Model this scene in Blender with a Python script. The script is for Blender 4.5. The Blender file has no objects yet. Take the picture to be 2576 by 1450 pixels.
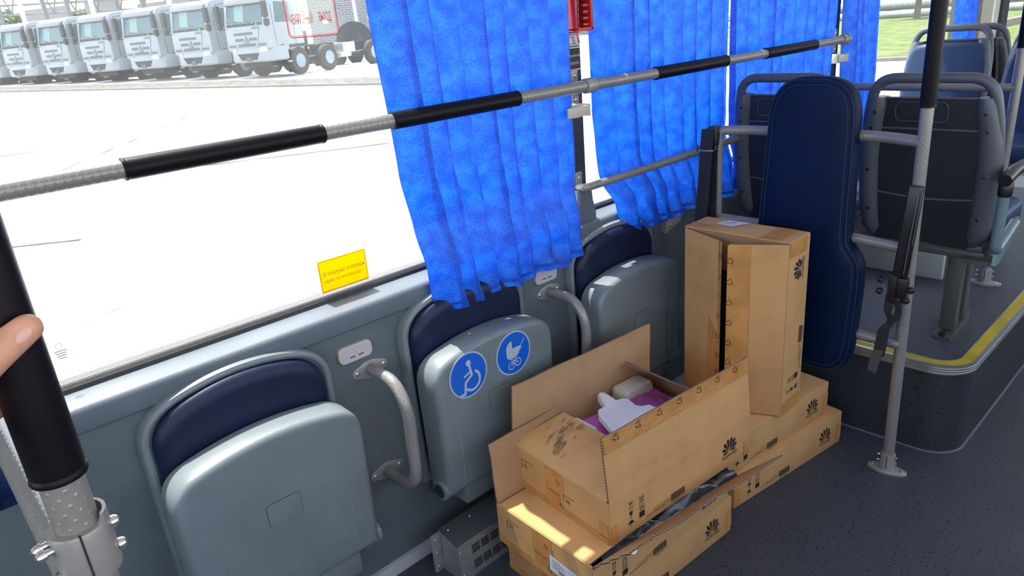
import bpy, bmesh, math, random
from mathutils import Vector, Matrix, noise
random.seed(7)
PI = math.pi
scene = bpy.context.scene
COL = scene.collection

# ------------------------------------------------------------------ camera, light, exposure
def make_camera():
    yaw, pitch, roll = math.radians(48.39), math.radians(20.55), math.radians(-4.97)
    fwd = Vector((math.cos(pitch)*math.cos(yaw), math.cos(pitch)*math.sin(yaw), -math.sin(pitch)))
    r = Vector((math.sin(yaw), -math.cos(yaw), 0)); u = r.cross(fwd)
    r2 = r*math.cos(roll)+u*math.sin(roll); u2 = -r*math.sin(roll)+u*math.cos(roll)
    cd = bpy.data.cameras.new('camera'); co = bpy.data.objects.new('camera', cd); COL.objects.link(co)
    cd.sensor_width = 36.0; cd.lens = 1778.8/2576*36.0; cd.clip_start = 0.02; cd.clip_end = 600
    m = Matrix((r2, u2, -fwd)).transposed().to_4x4(); m.translation = (0, 0, 1.55)
    co.matrix_world = m; scene.camera = co
make_camera()
SUN_DIR = Vector((0.035, -0.40, -1.0)).normalized()
def make_light():
    w = bpy.data.worlds.new('sky'); scene.world = w; w.use_nodes = True
    nt = w.node_tree; bg = nt.nodes['Background']
    sk = nt.nodes.new('ShaderNodeTexSky'); sk.sky_type = 'NISHITA'; sk.sun_disc = False
    sk.sun_elevation = math.radians(68); sk.sun_rotation = math.radians(7); sk.air_density = 1.0; sk.dust_density = 2.5; sk.ozone_density = 1.0
    mx = nt.nodes.new('ShaderNodeMixRGB'); mx.blend_type = 'MIX'; mx.inputs[0].default_value = 0.35
    mx.inputs[2].default_value = (6.0, 6.0, 6.0, 1)
    nt.links.new(sk.outputs[0], mx.inputs[1]); nt.links.new(mx.outputs[0], bg.inputs[0])
    bg.inputs[1].default_value = 0.24
    sd = bpy.data.lights.new('sun', 'SUN'); sd.energy = 3.8; sd.angle = math.radians(0.53); sd.color = (1.0, 0.955, 0.88)
    so = bpy.data.objects.new('sun', sd); COL.objects.link(so); so.location = (0, 20, 40)
    so.rotation_euler = SUN_DIR.to_track_quat('-Z', 'Y').to_euler()
make_light()
vs = scene.view_settings
vs.view_transform = 'Standard'; vs.look = 'None'; vs.gamma = 1.0; vs.use_curve_mapping = False; vs.exposure = 1.55
cy = scene.cycles
cy.use_denoising = True; cy.max_bounces = 10; cy.diffuse_bounces = 6; cy.glossy_bounces = 4; cy.transparent_max_bounces = 16
cy.transmission_bounces = 6; cy.sample_clamp_indirect = 12.0; cy.caustics_reflective = False; cy.caustics_refractive = False

# ------------------------------------------------------------------ materials
MATS = {}
def nodes_of(name):
    m = bpy.data.materials.new(name); m.use_nodes = True
    nt = m.node_tree; b = nt.nodes['Principled BSDF']
    return m, nt, b
def N(nt, t, **kw):
    n = nt.nodes.new(t)
    for k, v in kw.items(): setattr(n, k, v)
    return n
def ramp(nt, fac, stops, interp='LINEAR'):
    r = N(nt, 'ShaderNodeValToRGB'); r.color_ramp.interpolation = interp
    el = r.color_ramp.elements
    while len(el) < len(stops): el.new(0.5)
    for e, (p, c) in zip(el, stops):
        e.position = p; e.color = (*c, 1) if len(c) == 3 else c
    nt.links.new(fac, r.inputs[0]); return r.outputs[0]
def noise_tex(nt, scale, detail=3, rough=0.55, coord='Object', vec=None, dim=None):
    tc = N(nt, 'ShaderNodeTexCoord'); n = N(nt, 'ShaderNodeTexNoise')
    n.inputs['Scale'].default_value = scale; n.inputs['Detail'].default_value = detail; n.inputs['Roughness'].default_value = rough
    nt.links.new(vec if vec else tc.outputs[coord], n.inputs['Vector']); return n.outputs['Fac']
def bump(nt, b, h, strength=0.2, dist=0.002):
    bp = N(nt, 'ShaderNodeBump'); bp.inputs['Strength'].default_value = strength; bp.inputs['Distance'].default_value = dist
    nt.links.new(h, bp.inputs['Height']); nt.links.new(bp.outputs[0], b.inputs['Normal'])
def mat(name, col, rough=0.5, metal=0.0, var=0.12, scale=6.0, bs=0.0, bscale=400.0, bdist=0.0006, spec=0.5, coat=0.0):
    """plain surface: base colour with soft mottling and optional fine grain"""
    if name in MATS: return MATS[name]
    m, nt, b = nodes_of(name)
    f = noise_tex(nt, scale, 4)
    c0 = tuple(x*(1-var) for x in col); c1 = tuple(min(1, x*(1+var)) for x in col)
    nt.links.new(ramp(nt, f, [(0.3, c0), (0.7, c1)]), b.inputs['Base Color'])
    b.inputs['Roughness'].default_value = rough; b.inputs['Metallic'].default_value = metal
    b.inputs['Specular IOR Level'].default_value = spec
    if coat: b.inputs['Coat Weight'].default_value = coat
    if bs: bump(nt, b, noise_tex(nt, bscale, 2), bs, bdist)
    MATS[name] = m; return m
def mat_tube(name, col, rough=0.32):
    """powder coated tube with staggered raised dimples (UV in metres: u round, v along)"""
    m, nt, b = nodes_of(name)
    uv = N(nt, 'ShaderNodeUVMap'); sp = N(nt, 'ShaderNodeSeparateXYZ'); nt.links.new(uv.outputs[0], sp.inputs[0])
    def M(op, a, bb=None):
        n = N(nt, 'ShaderNodeMath', operation=op)
        for i, x in enumerate((a, bb)):
            if x is None: continue
            if isinstance(x, (int, float)): n.inputs[i].default_value = x
            else: nt.links.new(x, n.inputs[i])
        return n.outputs[0]
    v = M('DIVIDE', sp.outputs[1], 0.0075); row = M('FLOOR', v)
    off = M('MULTIPLY', M('MODULO', row, 2.0), 0.5)
    u = M('ADD', M('DIVIDE', sp.outputs[0], 0.0135), off)
    du = M('MULTIPLY', M('SUBTRACT', M('FRACT', u), 0.5), 1.8); dv = M('SUBTRACT', M('FRACT', v), 0.5)
    d = M('SQRT', M('ADD', M('MULTIPLY', du, du), M('MULTIPLY', dv, dv)))
    h = M('SUBTRACT', 1.0, M('MINIMUM', M('DIVIDE', d, 0.33), 1.0))
    bump(nt, b, h, 0.6, 0.0010)
    f = noise_tex(nt, 9, 3)
    nt.links.new(ramp(nt, f, [(0.3, tuple(x*.92 for x in col)), (0.7, tuple(x*1.06 for x in col))]), b.inputs['Base Color'])
    b.inputs['Roughness'].default_value = rough; b.inputs['Metallic'].default_value = 0.25
    MATS[name] = m; return m
def mat_leather(name, col, rough=0.42, spec=0.28):
    m, nt, b = nodes_of(name)
    tc = N(nt, 'ShaderNodeTexCoord'); v = N(nt, 'ShaderNodeTexVoronoi'); v.inputs['Scale'].default_value = 420
    nt.links.new(tc.outputs['Object'], v.inputs['Vector'])
    bump(nt, b, v.outputs['Distance'], 0.22, 0.0008)
    f = noise_tex(nt, 5, 4)
    nt.links.new(ramp(nt, f, [(0.3, tuple(x*.8 for x in col)), (0.7, tuple(x*1.2 for x in col))]), b.inputs['Base Color'])
    b.inputs['Roughness'].default_value = rough; b.inputs['Specular IOR Level'].default_value = spec
    MATS[name] = m; return m
def mat_curtain(name, dark, light, sheen=0.3):
    """thin satin with a woven leafy pattern; lets light through"""
    m, nt, b = nodes_of(name); nt.nodes.remove(b)
    out = nt.nodes['Material Output']
    f1 = noise_tex(nt, 22, 2, 0.5, 'UV'); f2 = noise_tex(nt, 210, 3, 0.75, 'UV'); f3 = noise_tex(nt, 520, 2, 0.6, 'UV')
    def M(op, a, bb):
        n = N(nt, 'ShaderNodeMath', operation=op)
        for i, x in enumerate((a, bb)):
            if isinstance(x, (int, float)): n.inputs[i].default_value = x
            else: nt.links.new(x, n.inputs[i])
        return n.outputs[0]
    s = M('ADD', M('ADD', M('MULTIPLY', f1, 0.30), M('MULTIPLY', f2, 0.42)), M('MULTIPLY', f3, 0.28))
    col = ramp(nt, s, [(0.44, dark), (0.505, tuple(.6*a+.4*c for a, c in zip(dark, light))), (0.53, light)])
    d = N(nt, 'ShaderNodeBsdfDiffuse'); t = N(nt, 'ShaderNodeBsdfTranslucent'); g = N(nt, 'ShaderNodeBsdfGlossy')
    g.inputs['Roughness'].default_value = 0.5
    for n in (d, t): nt.links.new(col, n.inputs['Color'])
    m1 = N(nt, 'ShaderNodeMixShader'); m1.inputs[0].default_value = 0.42
    nt.links.new(d.outputs[0], m1.inputs[1]); nt.links.new(t.outputs[0], m1.inputs[2])
    m2 = N(nt, 'ShaderNodeMixShader'); m2.inputs[0].default_value = 0.035
    nt.links.new(m1.outputs[0], m2.inputs[1]); nt.links.new(g.outputs[0], m2.inputs[2])
    nt.links.new(m2.outputs[0], out.inputs[0]); MATS[name] = m; return m
def mat_thin(name, tint, dust, dustcol=(0.8, 0.8, 0.78), gloss=0.06, dustvar=True):
    """thin pane: see-through, a little reflective, with a film of dust that scatters light"""
    m, nt, b = nodes_of(name); nt.nodes.remove(b); out = nt.nodes['Material Output']
    tr = N(nt, 'ShaderNodeBsdfTransparent'); tr.inputs[0].default_value = (*tint, 1)
    gl = N(nt, 'ShaderNodeBsdfGlossy'); gl.inputs['Roughness'].default_value = 0.03
    tl = N(nt, 'ShaderNodeBsdfTranslucent'); tl.inputs[0].default_value = (*dustcol, 1)
    m1 = N(nt, 'ShaderNodeMixShader'); m1.inputs[0].default_value = dust
    if dustvar:
        f = noise_tex(nt, 5, 5, 0.6)
        r = ramp(nt, f, [(0.25, (dust*.55,)*3), (0.75, (min(1, dust*1.5),)*3)]); nt.links.new(r, m1.inputs[0])
    nt.links.new(tr.outputs[0], m1.inputs[1]); nt.links.new(tl.outputs[0], m1.inputs[2])
    m2 = N(nt, 'ShaderNodeMixShader'); fr = N(nt, 'ShaderNodeLayerWeight'); fr.inputs[0].default_value = 0.5
    nt.links.new(ramp(nt, fr.outputs['Facing'], [(0.0, (.010,)*3), (0.6, (.025,)*3), (0.85, (.12,)*3), (1.0, (.6,)*3)]), m2.inputs[0])
    nt.links.new(m1.outputs[0], m2.inputs[1]); nt.links.new(gl.outputs[0], m2.inputs[2])
    nt.links.new(m2.outputs[0], out.inputs[0]); MATS[name] = m; return m
def mat_translucent(name, col, mix=0.6):
    m, nt, b = nodes_of(name); nt.nodes.remove(b); out = nt.nodes['Material Output']
    f = noise_tex(nt, 8, 3)
    c = ramp(nt, f, [(0.3, tuple(x*.93 for x in col)), (0.7, col)])
    d = N(nt, 'ShaderNodeBsdfDiffuse'); t = N(nt, 'ShaderNodeBsdfTranslucent')
    nt.links.new(c, d.inputs[0]); nt.links.new(c, t.inputs[0])
    m1 = N(nt, 'ShaderNodeMixShader'); m1.inputs[0].default_value = mix
    nt.links.new(d.outputs[0], m1.inputs[1]); nt.links.new(t.outputs[0], m1.inputs[2]); nt.links.new(m1.outputs[0], out.inputs[0])
    MATS[name] = m; return m
def mat_floor(name, base, fleck, scale=70):
    m, nt, b = nodes_of(name)
    tc = N(nt, 'ShaderNodeTexCoord'); v = N(nt, 'ShaderNodeTexVoronoi'); v.inputs['Scale'].default_value = scale
    v.inputs['Randomness'].default_value = 1.0
    wn = N(nt, 'ShaderNodeTexNoise'); wn.inputs['Scale'].default_value = 240
    mxv = N(nt, 'ShaderNodeMixRGB', blend_type='LINEAR_LIGHT'); mxv.inputs[0].default_value = 0.0012
    nt.links.new(tc.outputs['Object'], mxv.inputs[1]); nt.links.new(tc.outputs['Object'], wn.inputs['Vector']); nt.links.new(wn.outputs['Color'], mxv.inputs[2])
    nt.links.new(mxv.outputs[0], v.inputs['Vector'])
    spot = ramp(nt, v.outputs['Distance'], [(0.19, (1, 1, 1)), (0.24, (0, 0, 0))])
    pick = ramp(nt, v.outputs['Color'], [(0.34, (0, 0, 0)), (0.36, (1, 1, 1))])
    mul = N(nt, 'ShaderNodeMixRGB', blend_type='MULTIPLY'); mul.inputs[0].default_value = 1
    nt.links.new(spot, mul.inputs[1]); nt.links.new(pick, mul.inputs[2])
    f = noise_tex(nt, 2.5, 5)
    bc = ramp(nt, f, [(0.3, tuple(x*.88 for x in base)), (0.7, tuple(x*1.1 for x in base))])
    mx = N(nt, 'ShaderNodeMixRGB'); nt.links.new(mul.outputs[0], mx.inputs[0]); nt.links.new(bc, mx.inputs[1]); mx.inputs[2].default_value = (*fleck, 1)
    nt.links.new(mx.outputs[0], b.inputs['Base Color']); b.inputs['Roughness'].default_value = 0.48
    bump(nt, b, noise_tex(nt, 300, 2), 0.12, 0.0008); MATS[name] = m; return m
def mat_card(name, col, dirt=0.2, flutes=False):
    m, nt, b = nodes_of(name)
    f = noise_tex(nt, 9, 6, 0.62)
    tc = N(nt, 'ShaderNodeTexCoord'); mp = N(nt, 'ShaderNodeMapping'); mp.inputs['Scale'].default_value = (3, 160, 160)
    nt.links.new(tc.outputs['Object'], mp.inputs[0]); f2 = noise_tex(nt, 8, 3, 0.6, vec=mp.outputs[0])
    ad = N(nt, 'ShaderNodeMath', operation='MULTIPLY_ADD'); ad.inputs[1].default_value = 0.35; nt.links.new(f2, ad.inputs[0]); nt.links.new(f, ad.inputs[2])
    nt.links.new(ramp(nt, ad.outputs[0], [(0.45, tuple(x*(1-dirt) for x in col)), (0.62, col), (0.9, tuple(min(1, x*1.12) for x in col))]), b.inputs['Base Color'])
    b.inputs['Roughness'].default_value = 0.8; b.inputs['Specular IOR Level'].default_value = 0.25
    if flutes:
        w = N(nt, 'ShaderNodeTexWave'); w.inputs['Scale'].default_value = 55; w.bands_direction = 'X'; w.inputs['Distortion'].default_value = 0.2
        nt.links.new(tc.outputs['Object'], w.inputs['Vector']); bump(nt, b, w.outputs['Fac'], 0.25, 0.0012)
    else: bump(nt, b, f2, 0.12, 0.001)
    MATS[name] = m; return m
def mat_dots(name, col, spacing):
    """printed dot screen on glass: opaque dots, clear between"""
    m, nt, b = nodes_of(name); nt.nodes.remove(b); out = nt.nodes['Material Output']
    tc = N(nt, 'ShaderNodeTexCoord'); mp = N(nt, 'ShaderNodeMapping'); mp.inputs['Scale'].default_value = (1/spacing,)*3; mp.inputs['Rotation'].default_value = (0, PI/4, 0)
    nt.links.new(tc.outputs['Object'], mp.inputs[0]); v = N(nt, 'ShaderNodeTexVoronoi'); v.inputs['Scale'].default_value = 1; v.inputs['Randomness'].default_value = 0; v.voronoi_dimensions = '2D'
    sp = N(nt, 'ShaderNodeSeparateXYZ'); cb = N(nt, 'ShaderNodeCombineXYZ'); nt.links.new(mp.outputs[0], sp.inputs[0]); nt.links.new(sp.outputs[0], cb.inputs[0]); nt.links.new(sp.outputs[2], cb.inputs[1])
    nt.links.new(cb.outputs[0], v.inputs['Vector'])
    fac = ramp(nt, v.outputs['Distance'], [(0.33, (1, 1, 1)), (0.38, (0, 0, 0))])
    d = N(nt, 'ShaderNodeBsdfDiffuse'); d.inputs[0].default_value = (*col, 1); tr = N(nt, 'ShaderNodeBsdfTransparent'); mx = N(nt, 'ShaderNodeMixShader')
    nt.links.new(fac, mx.inputs[0]); nt.links.new(tr.outputs[0], mx.inputs[1]); nt.links.new(d.outputs[0], mx.inputs[2]); nt.links.new(mx.outputs[0], out.inputs[0])
    MATS[name] = m; return m
def mat_ground(name, cols, scale, rough=0.9, bs=0.4):
    m, nt, b = nodes_of(name)
    f = noise_tex(nt, scale, 8, 0.65)
    nt.links.new(ramp(nt, f, [(0.3, cols[0]), (0.5, cols[1]), (0.7, cols[2])]), b.inputs['Base Color'])
    b.inputs['Roughness'].default_value = rough; b.inputs['Specular IOR Level'].default_value = 0.2
    bump(nt, b, noise_tex(nt, scale*6, 4), bs, 0.02); MATS[name] = m; return m
def mat_skin(name):
    m, nt, b = nodes_of(name)
    f = noise_tex(nt, 30, 4)
    nt.links.new(ramp(nt, f, [(0.3, (0.47, 0.22, 0.14)), (0.7, (0.58, 0.30, 0.20))]), b.inputs['Base Color'])
    b.inputs['Roughness'].default_value = 0.5; b.inputs['Subsurface Weight'].default_value = 0.15; b.inputs['Subsurface Radius'].default_value = (0.012, 0.005, 0.003)
    bump(nt, b, noise_tex(nt, 500, 2), 0.15, 0.0006); MATS[name] = m; return m

WALL = mat('wall_plastic', (0.108, 0.132, 0.142), 0.42, bs=0.15, bscale=900)
SILL = mat('sill_plastic', (0.105, 0.128, 0.156), 0.5, bs=0.35, bscale=260, bdist=0.001)
SEATP = mat('seat_plastic', (0.158, 0.184, 0.200), 0.38, bs=0.12, bscale=700)
SHELLP = mat('shell_plastic', (0.080, 0.090, 0.108), 0.40, bs=0.12, bscale=700)
DARKP = mat('dark_back_panel', (0.016, 0.020, 0.026), 0.5, bs=0.12, bscale=700)
PILLAR = mat('pillar_plastic', (0.034, 0.040, 0.046), 0.5, bs=0.15, bscale=700)
RUBBER = mat('rubber', (0.02, 0.021, 0.024), 0.6)
NAVY = mat_leather('navy_leather', (0.009, 0.013, 0.042))
PADB = mat_leather('blue_leather', (0.0008, 0.009, 0.040), 0.5, 0.14)
CUSH = mat_leather('steel_blue_leather', (0.020, 0.046, 0.105))
STITCH = mat('stitching_thread', (0.06, 0.09, 0.15), 0.7)
TUBE = mat_tube('grey_dimpled_tube', (0.255, 0.243, 0.230))
STEELP = mat('grey_painted_metal', (0.285, 0.272, 0.258), 0.35, 0.2)
LEGP = mat('olive_grey_metal', (0.10, 0.10, 0.088), 0.4, 0.3)
BLUEGREY = mat('pale_blue_grey_metal', (0.16, 0.215, 0.235), 0.35, 0.2)
SLEEVE = mat('black_grip_plastic', (0.005, 0.0045, 0.007), 0.42, spec=0.16)
BLACK = mat('black_plastic', (0.010, 0.010, 0.012), 0.35)
WEB = mat('black_webbing', (0.012, 0.013, 0.017), 0.75, bs=0.4, bscale=500, bdist=0.001)
CHROME = mat('zinc_screw', (0.62, 0.62, 0.60), 0.25, 0.9)
ALU = mat('aluminium_profile', (0.45, 0.45, 0.43), 0.3, 0.85)
ZINC = mat('galvanised_sheet', (0.45, 0.47, 0.47), 0.4, 0.7, var=0.25, scale=160)
YELLOW = mat('yellow_strip', (0.46, 0.34, 0.012), 0.5, var=0.25)
WHITE = mat('white_plastic', (0.62, 0.62, 0.58), 0.4)
BEIGE = mat('beige_plastic', (0.55, 0.50, 0.42), 0.4)
LILAC = mat('pale_lilac_plastic', (0.50, 0.44, 0.50), 0.45)
CREAM = mat('cream_panel', (0.46, 0.44, 0.36), 0.5)
CEIL = mat('ceiling_panel', (0.72, 0.72, 0.70), 0.6)
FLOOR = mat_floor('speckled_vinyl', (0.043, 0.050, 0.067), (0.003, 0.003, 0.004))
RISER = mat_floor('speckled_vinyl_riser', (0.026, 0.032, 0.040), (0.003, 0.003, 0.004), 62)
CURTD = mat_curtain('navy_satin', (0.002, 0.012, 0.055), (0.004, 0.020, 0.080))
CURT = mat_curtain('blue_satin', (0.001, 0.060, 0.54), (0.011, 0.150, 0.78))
CARD = mat_card('cardboard', (0.515, 0.290, 0.120))
CARDIN = mat_card('cardboard_inside', (0.41, 0.245, 0.130), 0.15, True)
CARDEDGE = mat_card('cardboard_edge', (0.24, 0.17, 0.105), 0.5)
TAPE = mat('brown_tape', (0.50, 0.228, 0.065), 0.4, var=0.2, scale=14)
PAPER = mat('white_label_paper', (0.62, 0.62, 0.64), 0.6)
INK = mat('black_ink', (0.012, 0.012, 0.012), 0.6)
FOAM = mat('white_foam', (0.72, 0.72, 0.74), 0.65, bs=0.3, bscale=250)
PULP = mat('beige_foam_block', (0.50, 0.46, 0.38), 0.8, bs=0.5, bscale=160, bdist=0.002)
PINK = mat('pink_foil', (0.40, 0.085, 0.33), 0.35, var=0.3, scale=12)
BAG = mat('dark_plastic_bag', (0.045, 0.045, 0.055), 0.22, var=0.4, scale=18, spec=0.7)
GLASS = mat_thin('window_glass', (0.95, 0.97, 0.96), 0.019)
FILM = mat_thin('clear_film', (0.90, 0.91, 0.90), 0.05)
FRIT = mat_dots('dot_screen_print', (0.16, 0.15, 0.135), 0.0034)
REDP = mat('red_print', (0.75, 0.03, 0.045), 0.5)
REDPL = mat('red_plastic', (0.45, 0.012, 0.018), 0.35)
YSTICK = mat_translucent('yellow_sticker', (0.95, 0.62, 0.0), 0.7)
SIGNBLUE = mat('sign_blue', (0.002, 0.105, 0.56), 0.4, var=0.04)
SIGNGREY = mat('sign_silver_grey', (0.42, 0.46, 0.52), 0.4, var=0.04)
SKIN = mat_skin('skin')
NAIL = mat('thumbnail', (0.58, 0.31, 0.25), 0.35)
SHIRT = mat('dark_sleeve_cloth', (0.03, 0.035, 0.05), 0.9)

# ------------------------------------------------------------------ mesh helpers
class MB:
    def __init__(s): s.v = []; s.f = []; s.uv = {}
    def add(s, vs, fs):
        o = len(s.v); s.v += [Vector(v) for v in vs]; s.f += [tuple(i+o for i in f) for f in fs]; return s
    def box(s, lo, hi, M=None, bev=0.0):
        lo, hi = Vector(lo), Vector(hi)
        if bev:
            bm = bmesh.new(); bmesh.ops.create_cube(bm, size=1)
            for v in bm.verts: v.co = Vector([(lo[i]+hi[i])/2+v.co[i]*(hi[i]-lo[i]) for i in range(3)])
            bmesh.ops.bevel(bm, geom=bm.edges[:], offset=bev, segments=2, affect='EDGES', profile=0.5)
            bm.verts.index_update()
            vs = [v.co.copy() for v in bm.verts]; fs = [tuple(v.index for v in f.verts) for f in bm.faces]; bm.free()
        else:
            x0, y0, z0 = lo; x1, y1, z1 = hi
            vs = [Vector(p) for p in ((x0,y0,z0),(x1,y0,z0),(x1,y1,z0),(x0,y1,z0),(x0,y0,z1),(x1,y0,z1),(x1,y1,z1),(x0,y1,z1))]
            fs = [(0,3,2,1),(4,5,6,7),(0,1,5,4),(1,2,6,5),(2,3,7,6),(3,0,4,7)]
        if M: vs = [M @ v for v in vs]
        return s.add(vs, fs)
    def tube(s, path, r, seg=14, caps=True, radii=None, uv=True):
        P = [Vector(p) for p in path]; n = len(P)
        T = [((P[min(i+1, n-1)]-P[max(i-1, 0)])).normalized() for i in range(n)]
        ref = Vector((0, 0, 1)) if abs(T[0].z) < 0.9 else Vector((1, 0, 0))
        nrm = (ref-T[0]*ref.dot(T[0])).normalized(); o = len(s.v); L = 0; vs = []
        for i in range(n):
            if i:
                nrm = (nrm-T[i]*nrm.dot(T[i])).normalized(); L += (P[i]-P[i-1]).length
            b = T[i].cross(nrm); rr = radii[i] if radii else r
            for k in range(seg):
                a = 2*PI*k/seg; vs.append(P[i]+(nrm*math.cos(a)+b*math.sin(a))*rr)
        s.v += vs; ls = [0]
        for i in range(1, n): ls.append(ls[-1]+(P[i]-P[i-1]).length)
        for i in range(n-1):
            for k in range(seg):
                k2 = (k+1) % seg; fi = len(s.f)
                s.f.append((o+i*seg+k, o+i*seg+k2, o+(i+1)*seg+k2, o+(i+1)*seg+k))
                if uv:
                    c = 2*PI*r/seg
                    s.uv[fi] = [(k*c, ls[i]), ((k+1)*c, ls[i]), ((k+1)*c, ls[i+1]), (k*c, ls[i+1])]
        if caps:
            s.f.append(tuple(o+k for k in range(seg))[::-1]); s.f.append(tuple(o+(n-1)*seg+k for k in range(seg)))
        return s
    def lathe(s, prof, origin, axis=(0,0,1), seg=20):
        """prof: list of (radius, distance along axis)"""
        A = Vector(axis).normalized(); ref = Vector((0,0,1)) if abs(A.z) < .9 else Vector((1,0,0))
        n = (ref-A*ref.dot(A)).normalized(); b = A.cross(n); O = Vector(origin); o = len(s.v)
        for r, d in prof:
            for k in range(seg):
                a = 2*PI*k/seg; s.v.append(O+A*d+(n*math.cos(a)+b*math.sin(a))*max(r, 1e-5))
        for i in range(len(prof)-1):
            for k in range(seg):
                k2 = (k+1) % seg; s.f.append((o+i*seg+k, o+i*seg+k2, o+(i+1)*seg+k2, o+(i+1)*seg+k))
        s.f.append(tuple(o+k for k in range(seg))[::-1]); s.f.append(tuple(o+(len(prof)-1)*seg+k for k in range(seg)))
        return s
    def loft(s, outline, rings, to3, cap0=True, cap1=True):
        """outline: 2D points; rings: (inset, depth); to3(u, v, depth) -> 3D"""
        n = len(outline); P = [Vector(p) for p in outline]; area = sum(P[i].x*P[(i+1)%n].y-P[(i+1)%n].x*P[i].y for i in range(n))
        sg = 1 if area > 0 else -1; nr = []
        for i in range(n):
            d0 = (P[i]-P[i-1]).normalized(); d1 = (P[(i+1)%n]-P[i]).normalized()
            n0 = Vector((-d0.y, d0.x))*sg; n1 = Vector((-d1.y, d1.x))*sg; m = n0+n1
            m = m.normalized() if m.length > 1e-6 else n0; nr.append(m/max(0.45, m.dot(n0)))
        o = len(s.v)
        for ins, d in rings:
            for i in range(n):
                q = P[i]+nr[i]*ins; s.v.append(Vector(to3(q.x, q.y, d)))
        for r in range(len(rings)-1):
            for i in range(n):
                j = (i+1) % n; s.f.append((o+r*n+i, o+r*n+j, o+(r+1)*n+j, o+(r+1)*n+i))
        if cap0: s.f.append(tuple(o+i for i in range(n))[::-1])
        if cap1: s.f.append(tuple(o+(len(rings)-1)*n+i for i in range(n)))
        return s
    def grid(s, fn, nu, nv, thick=0.0, uvf=None):
        o = len(s.v)
        for j in range(nv+1):
            for i in range(nu+1): s.v.append(Vector(fn(i/nu, j/nv)))
        for j in range(nv):
            for i in range(nu):
                a = o+j*(nu+1)+i
                if uvf: s.uv[len(s.f)] = [uvf(i/nu, j/nv), uvf((i+1)/nu, j/nv), uvf((i+1)/nu, (j+1)/nv), uvf(i/nu, (j+1)/nv)]
                s.f.append((a, a+1, a+nu+2, a+nu+1))
        return s
    def flat(s, polys, origin, ux, uy, lift=0.0):
        O, X, Y = Vector(origin), Vector(ux), Vector(uy); nn = X.cross(Y).normalized()
        for q, p in enumerate(polys):
            o = len(s.v); s.v += [O+X*a+Y*b+nn*(lift+q*1.2e-5) for a, b in p]; s.f.append(tuple(range(o, o+len(p))))
        return s

WM = {}
def mesh_from(name, mb, mats, sharp=0.6, smooth=True, fix=True):
    me = bpy.data.meshes.new(name); me.from_pydata([tuple(v) for v in mb.v], [], mb.f)
    if mb.uv:
        ul = me.uv_layers.new(name='UVMap')
        for fi, uvs in mb.uv.items():
            p = me.polygons[fi]
            for k, li in enumerate(p.loop_indices): ul.data[li].uv = uvs[k]
    bm = bmesh.new(); bm.from_mesh(me)
    if fix: bmesh.ops.recalc_face_normals(bm, faces=bm.faces[:])
    for f in bm.faces: f.smooth = smooth
    if smooth:
        for e in bm.edges:
            if len(e.link_faces) == 2 and e.calc_face_angle(0) > sharp: e.smooth = False
    bm.to_mesh(me); bm.free()
    for m in (mats if isinstance(mats, (list, tuple)) else [mats]): me.materials.append(m)
    return me
def thing(name, label, cat, loc=(0,0,0), rot=0.0, group=None, kind=None):
    o = bpy.data.objects.new(name, None); COL.objects.link(o); o.empty_display_size = 0.05
    o.location = loc; o.rotation_euler = (0, 0, rot)
    o['label'] = label
    if cat: o['category'] = cat
    if group: o['group'] = group
    if kind: o['kind'] = kind
    WM[o] = Matrix.Translation(Vector(loc)) @ Matrix.Rotation(rot, 4, 'Z'); return o
def part(name, mb, m, parent, local=False, label=None, sharp=0.6, smooth=True, fix=True, kind=None):
    if not local:
        inv = WM[parent].inverted(); mb.v = [inv @ v for v in mb.v]
    o = bpy.data.objects.new(name, mesh_from(name, mb, m, sharp, smooth, fix)); COL.objects.link(o)
    o.parent = parent; WM[o] = WM[parent]
    if label: o['label'] = label
    if kind: o['kind'] = kind
    return o
def single(name, mb, m, label, cat, group=None, kind=None, sharp=0.6, smooth=True, fix=True, base=None):
    if base is None:
        lo = [min(v[i] for v in mb.v) for i in range(3)]; hi = [max(v[i] for v in mb.v) for i in range(3)]
        base = ((lo[0]+hi[0])/2, (lo[1]+hi[1])/2, lo[2])
    B = Vector(base); mb.v = [v-B for v in mb.v]
    o = bpy.data.objects.new(name, mesh_from(name, mb, m, sharp, smooth, fix)); COL.objects.link(o); o.location = B
    WM[o] = Matrix.Translation(B)
    if label: o['label'] = label
    if cat: o['category'] = cat
    if group: o['group'] = group
    if kind: o['kind'] = kind
    return o
def struct(name, mb, m, label=None, parent=None, **kw):
    if parent: return part(name, mb, m, parent, label=label, **kw)
    return single(name, mb, m, label, None, kind='structure', **kw)
def copy_tree(o, parent=None, loc=None, rot=None, label=None):
    c = o.copy(); COL.objects.link(c)
    if parent: c.parent = parent
    if loc is not None: c.location = loc
    if rot is not None: c.rotation_euler = (0, 0, rot)
    if label: c['label'] = label
    for ch in list(o.children): copy_tree(ch, c)
    return c
def fillet(pts, rad, n=6):
    P = [Vector(p) for p in pts]; out = [P[0]]
    for i in range(1, len(P)-1):
        r = rad[i-1] if isinstance(rad, (list, tuple)) else rad
        a = (P[i-1]-P[i]); b = (P[i+1]-P[i]); r = min(r, a.length*.49, b.length*.49)
        p0 = P[i]+a.normalized()*r; p1 = P[i]+b.normalized()*r
        for k in range(n+1):
            t = k/n; out.append(p0*(1-t)**2+P[i]*2*t*(1-t)+p1*t*t)
    out.append(P[-1]); return out
def smoothpath(pts, n=6):
    P = [Vector(p) for p in pts]; out = []
    for i in range(len(P)-1):
        p0, p1, p2, p3 = P[max(i-1,0)], P[i], P[i+1], P[min(i+2, len(P)-1)]
        for k in range(n):
            t = k/n; out.append(0.5*((2*p1)+(p2-p0)*t+(2*p0-5*p1+4*p2-p3)*t*t+(3*p1-p0-3*p2+p3)*t**3))
    out.append(P[-1]); return out
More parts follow.
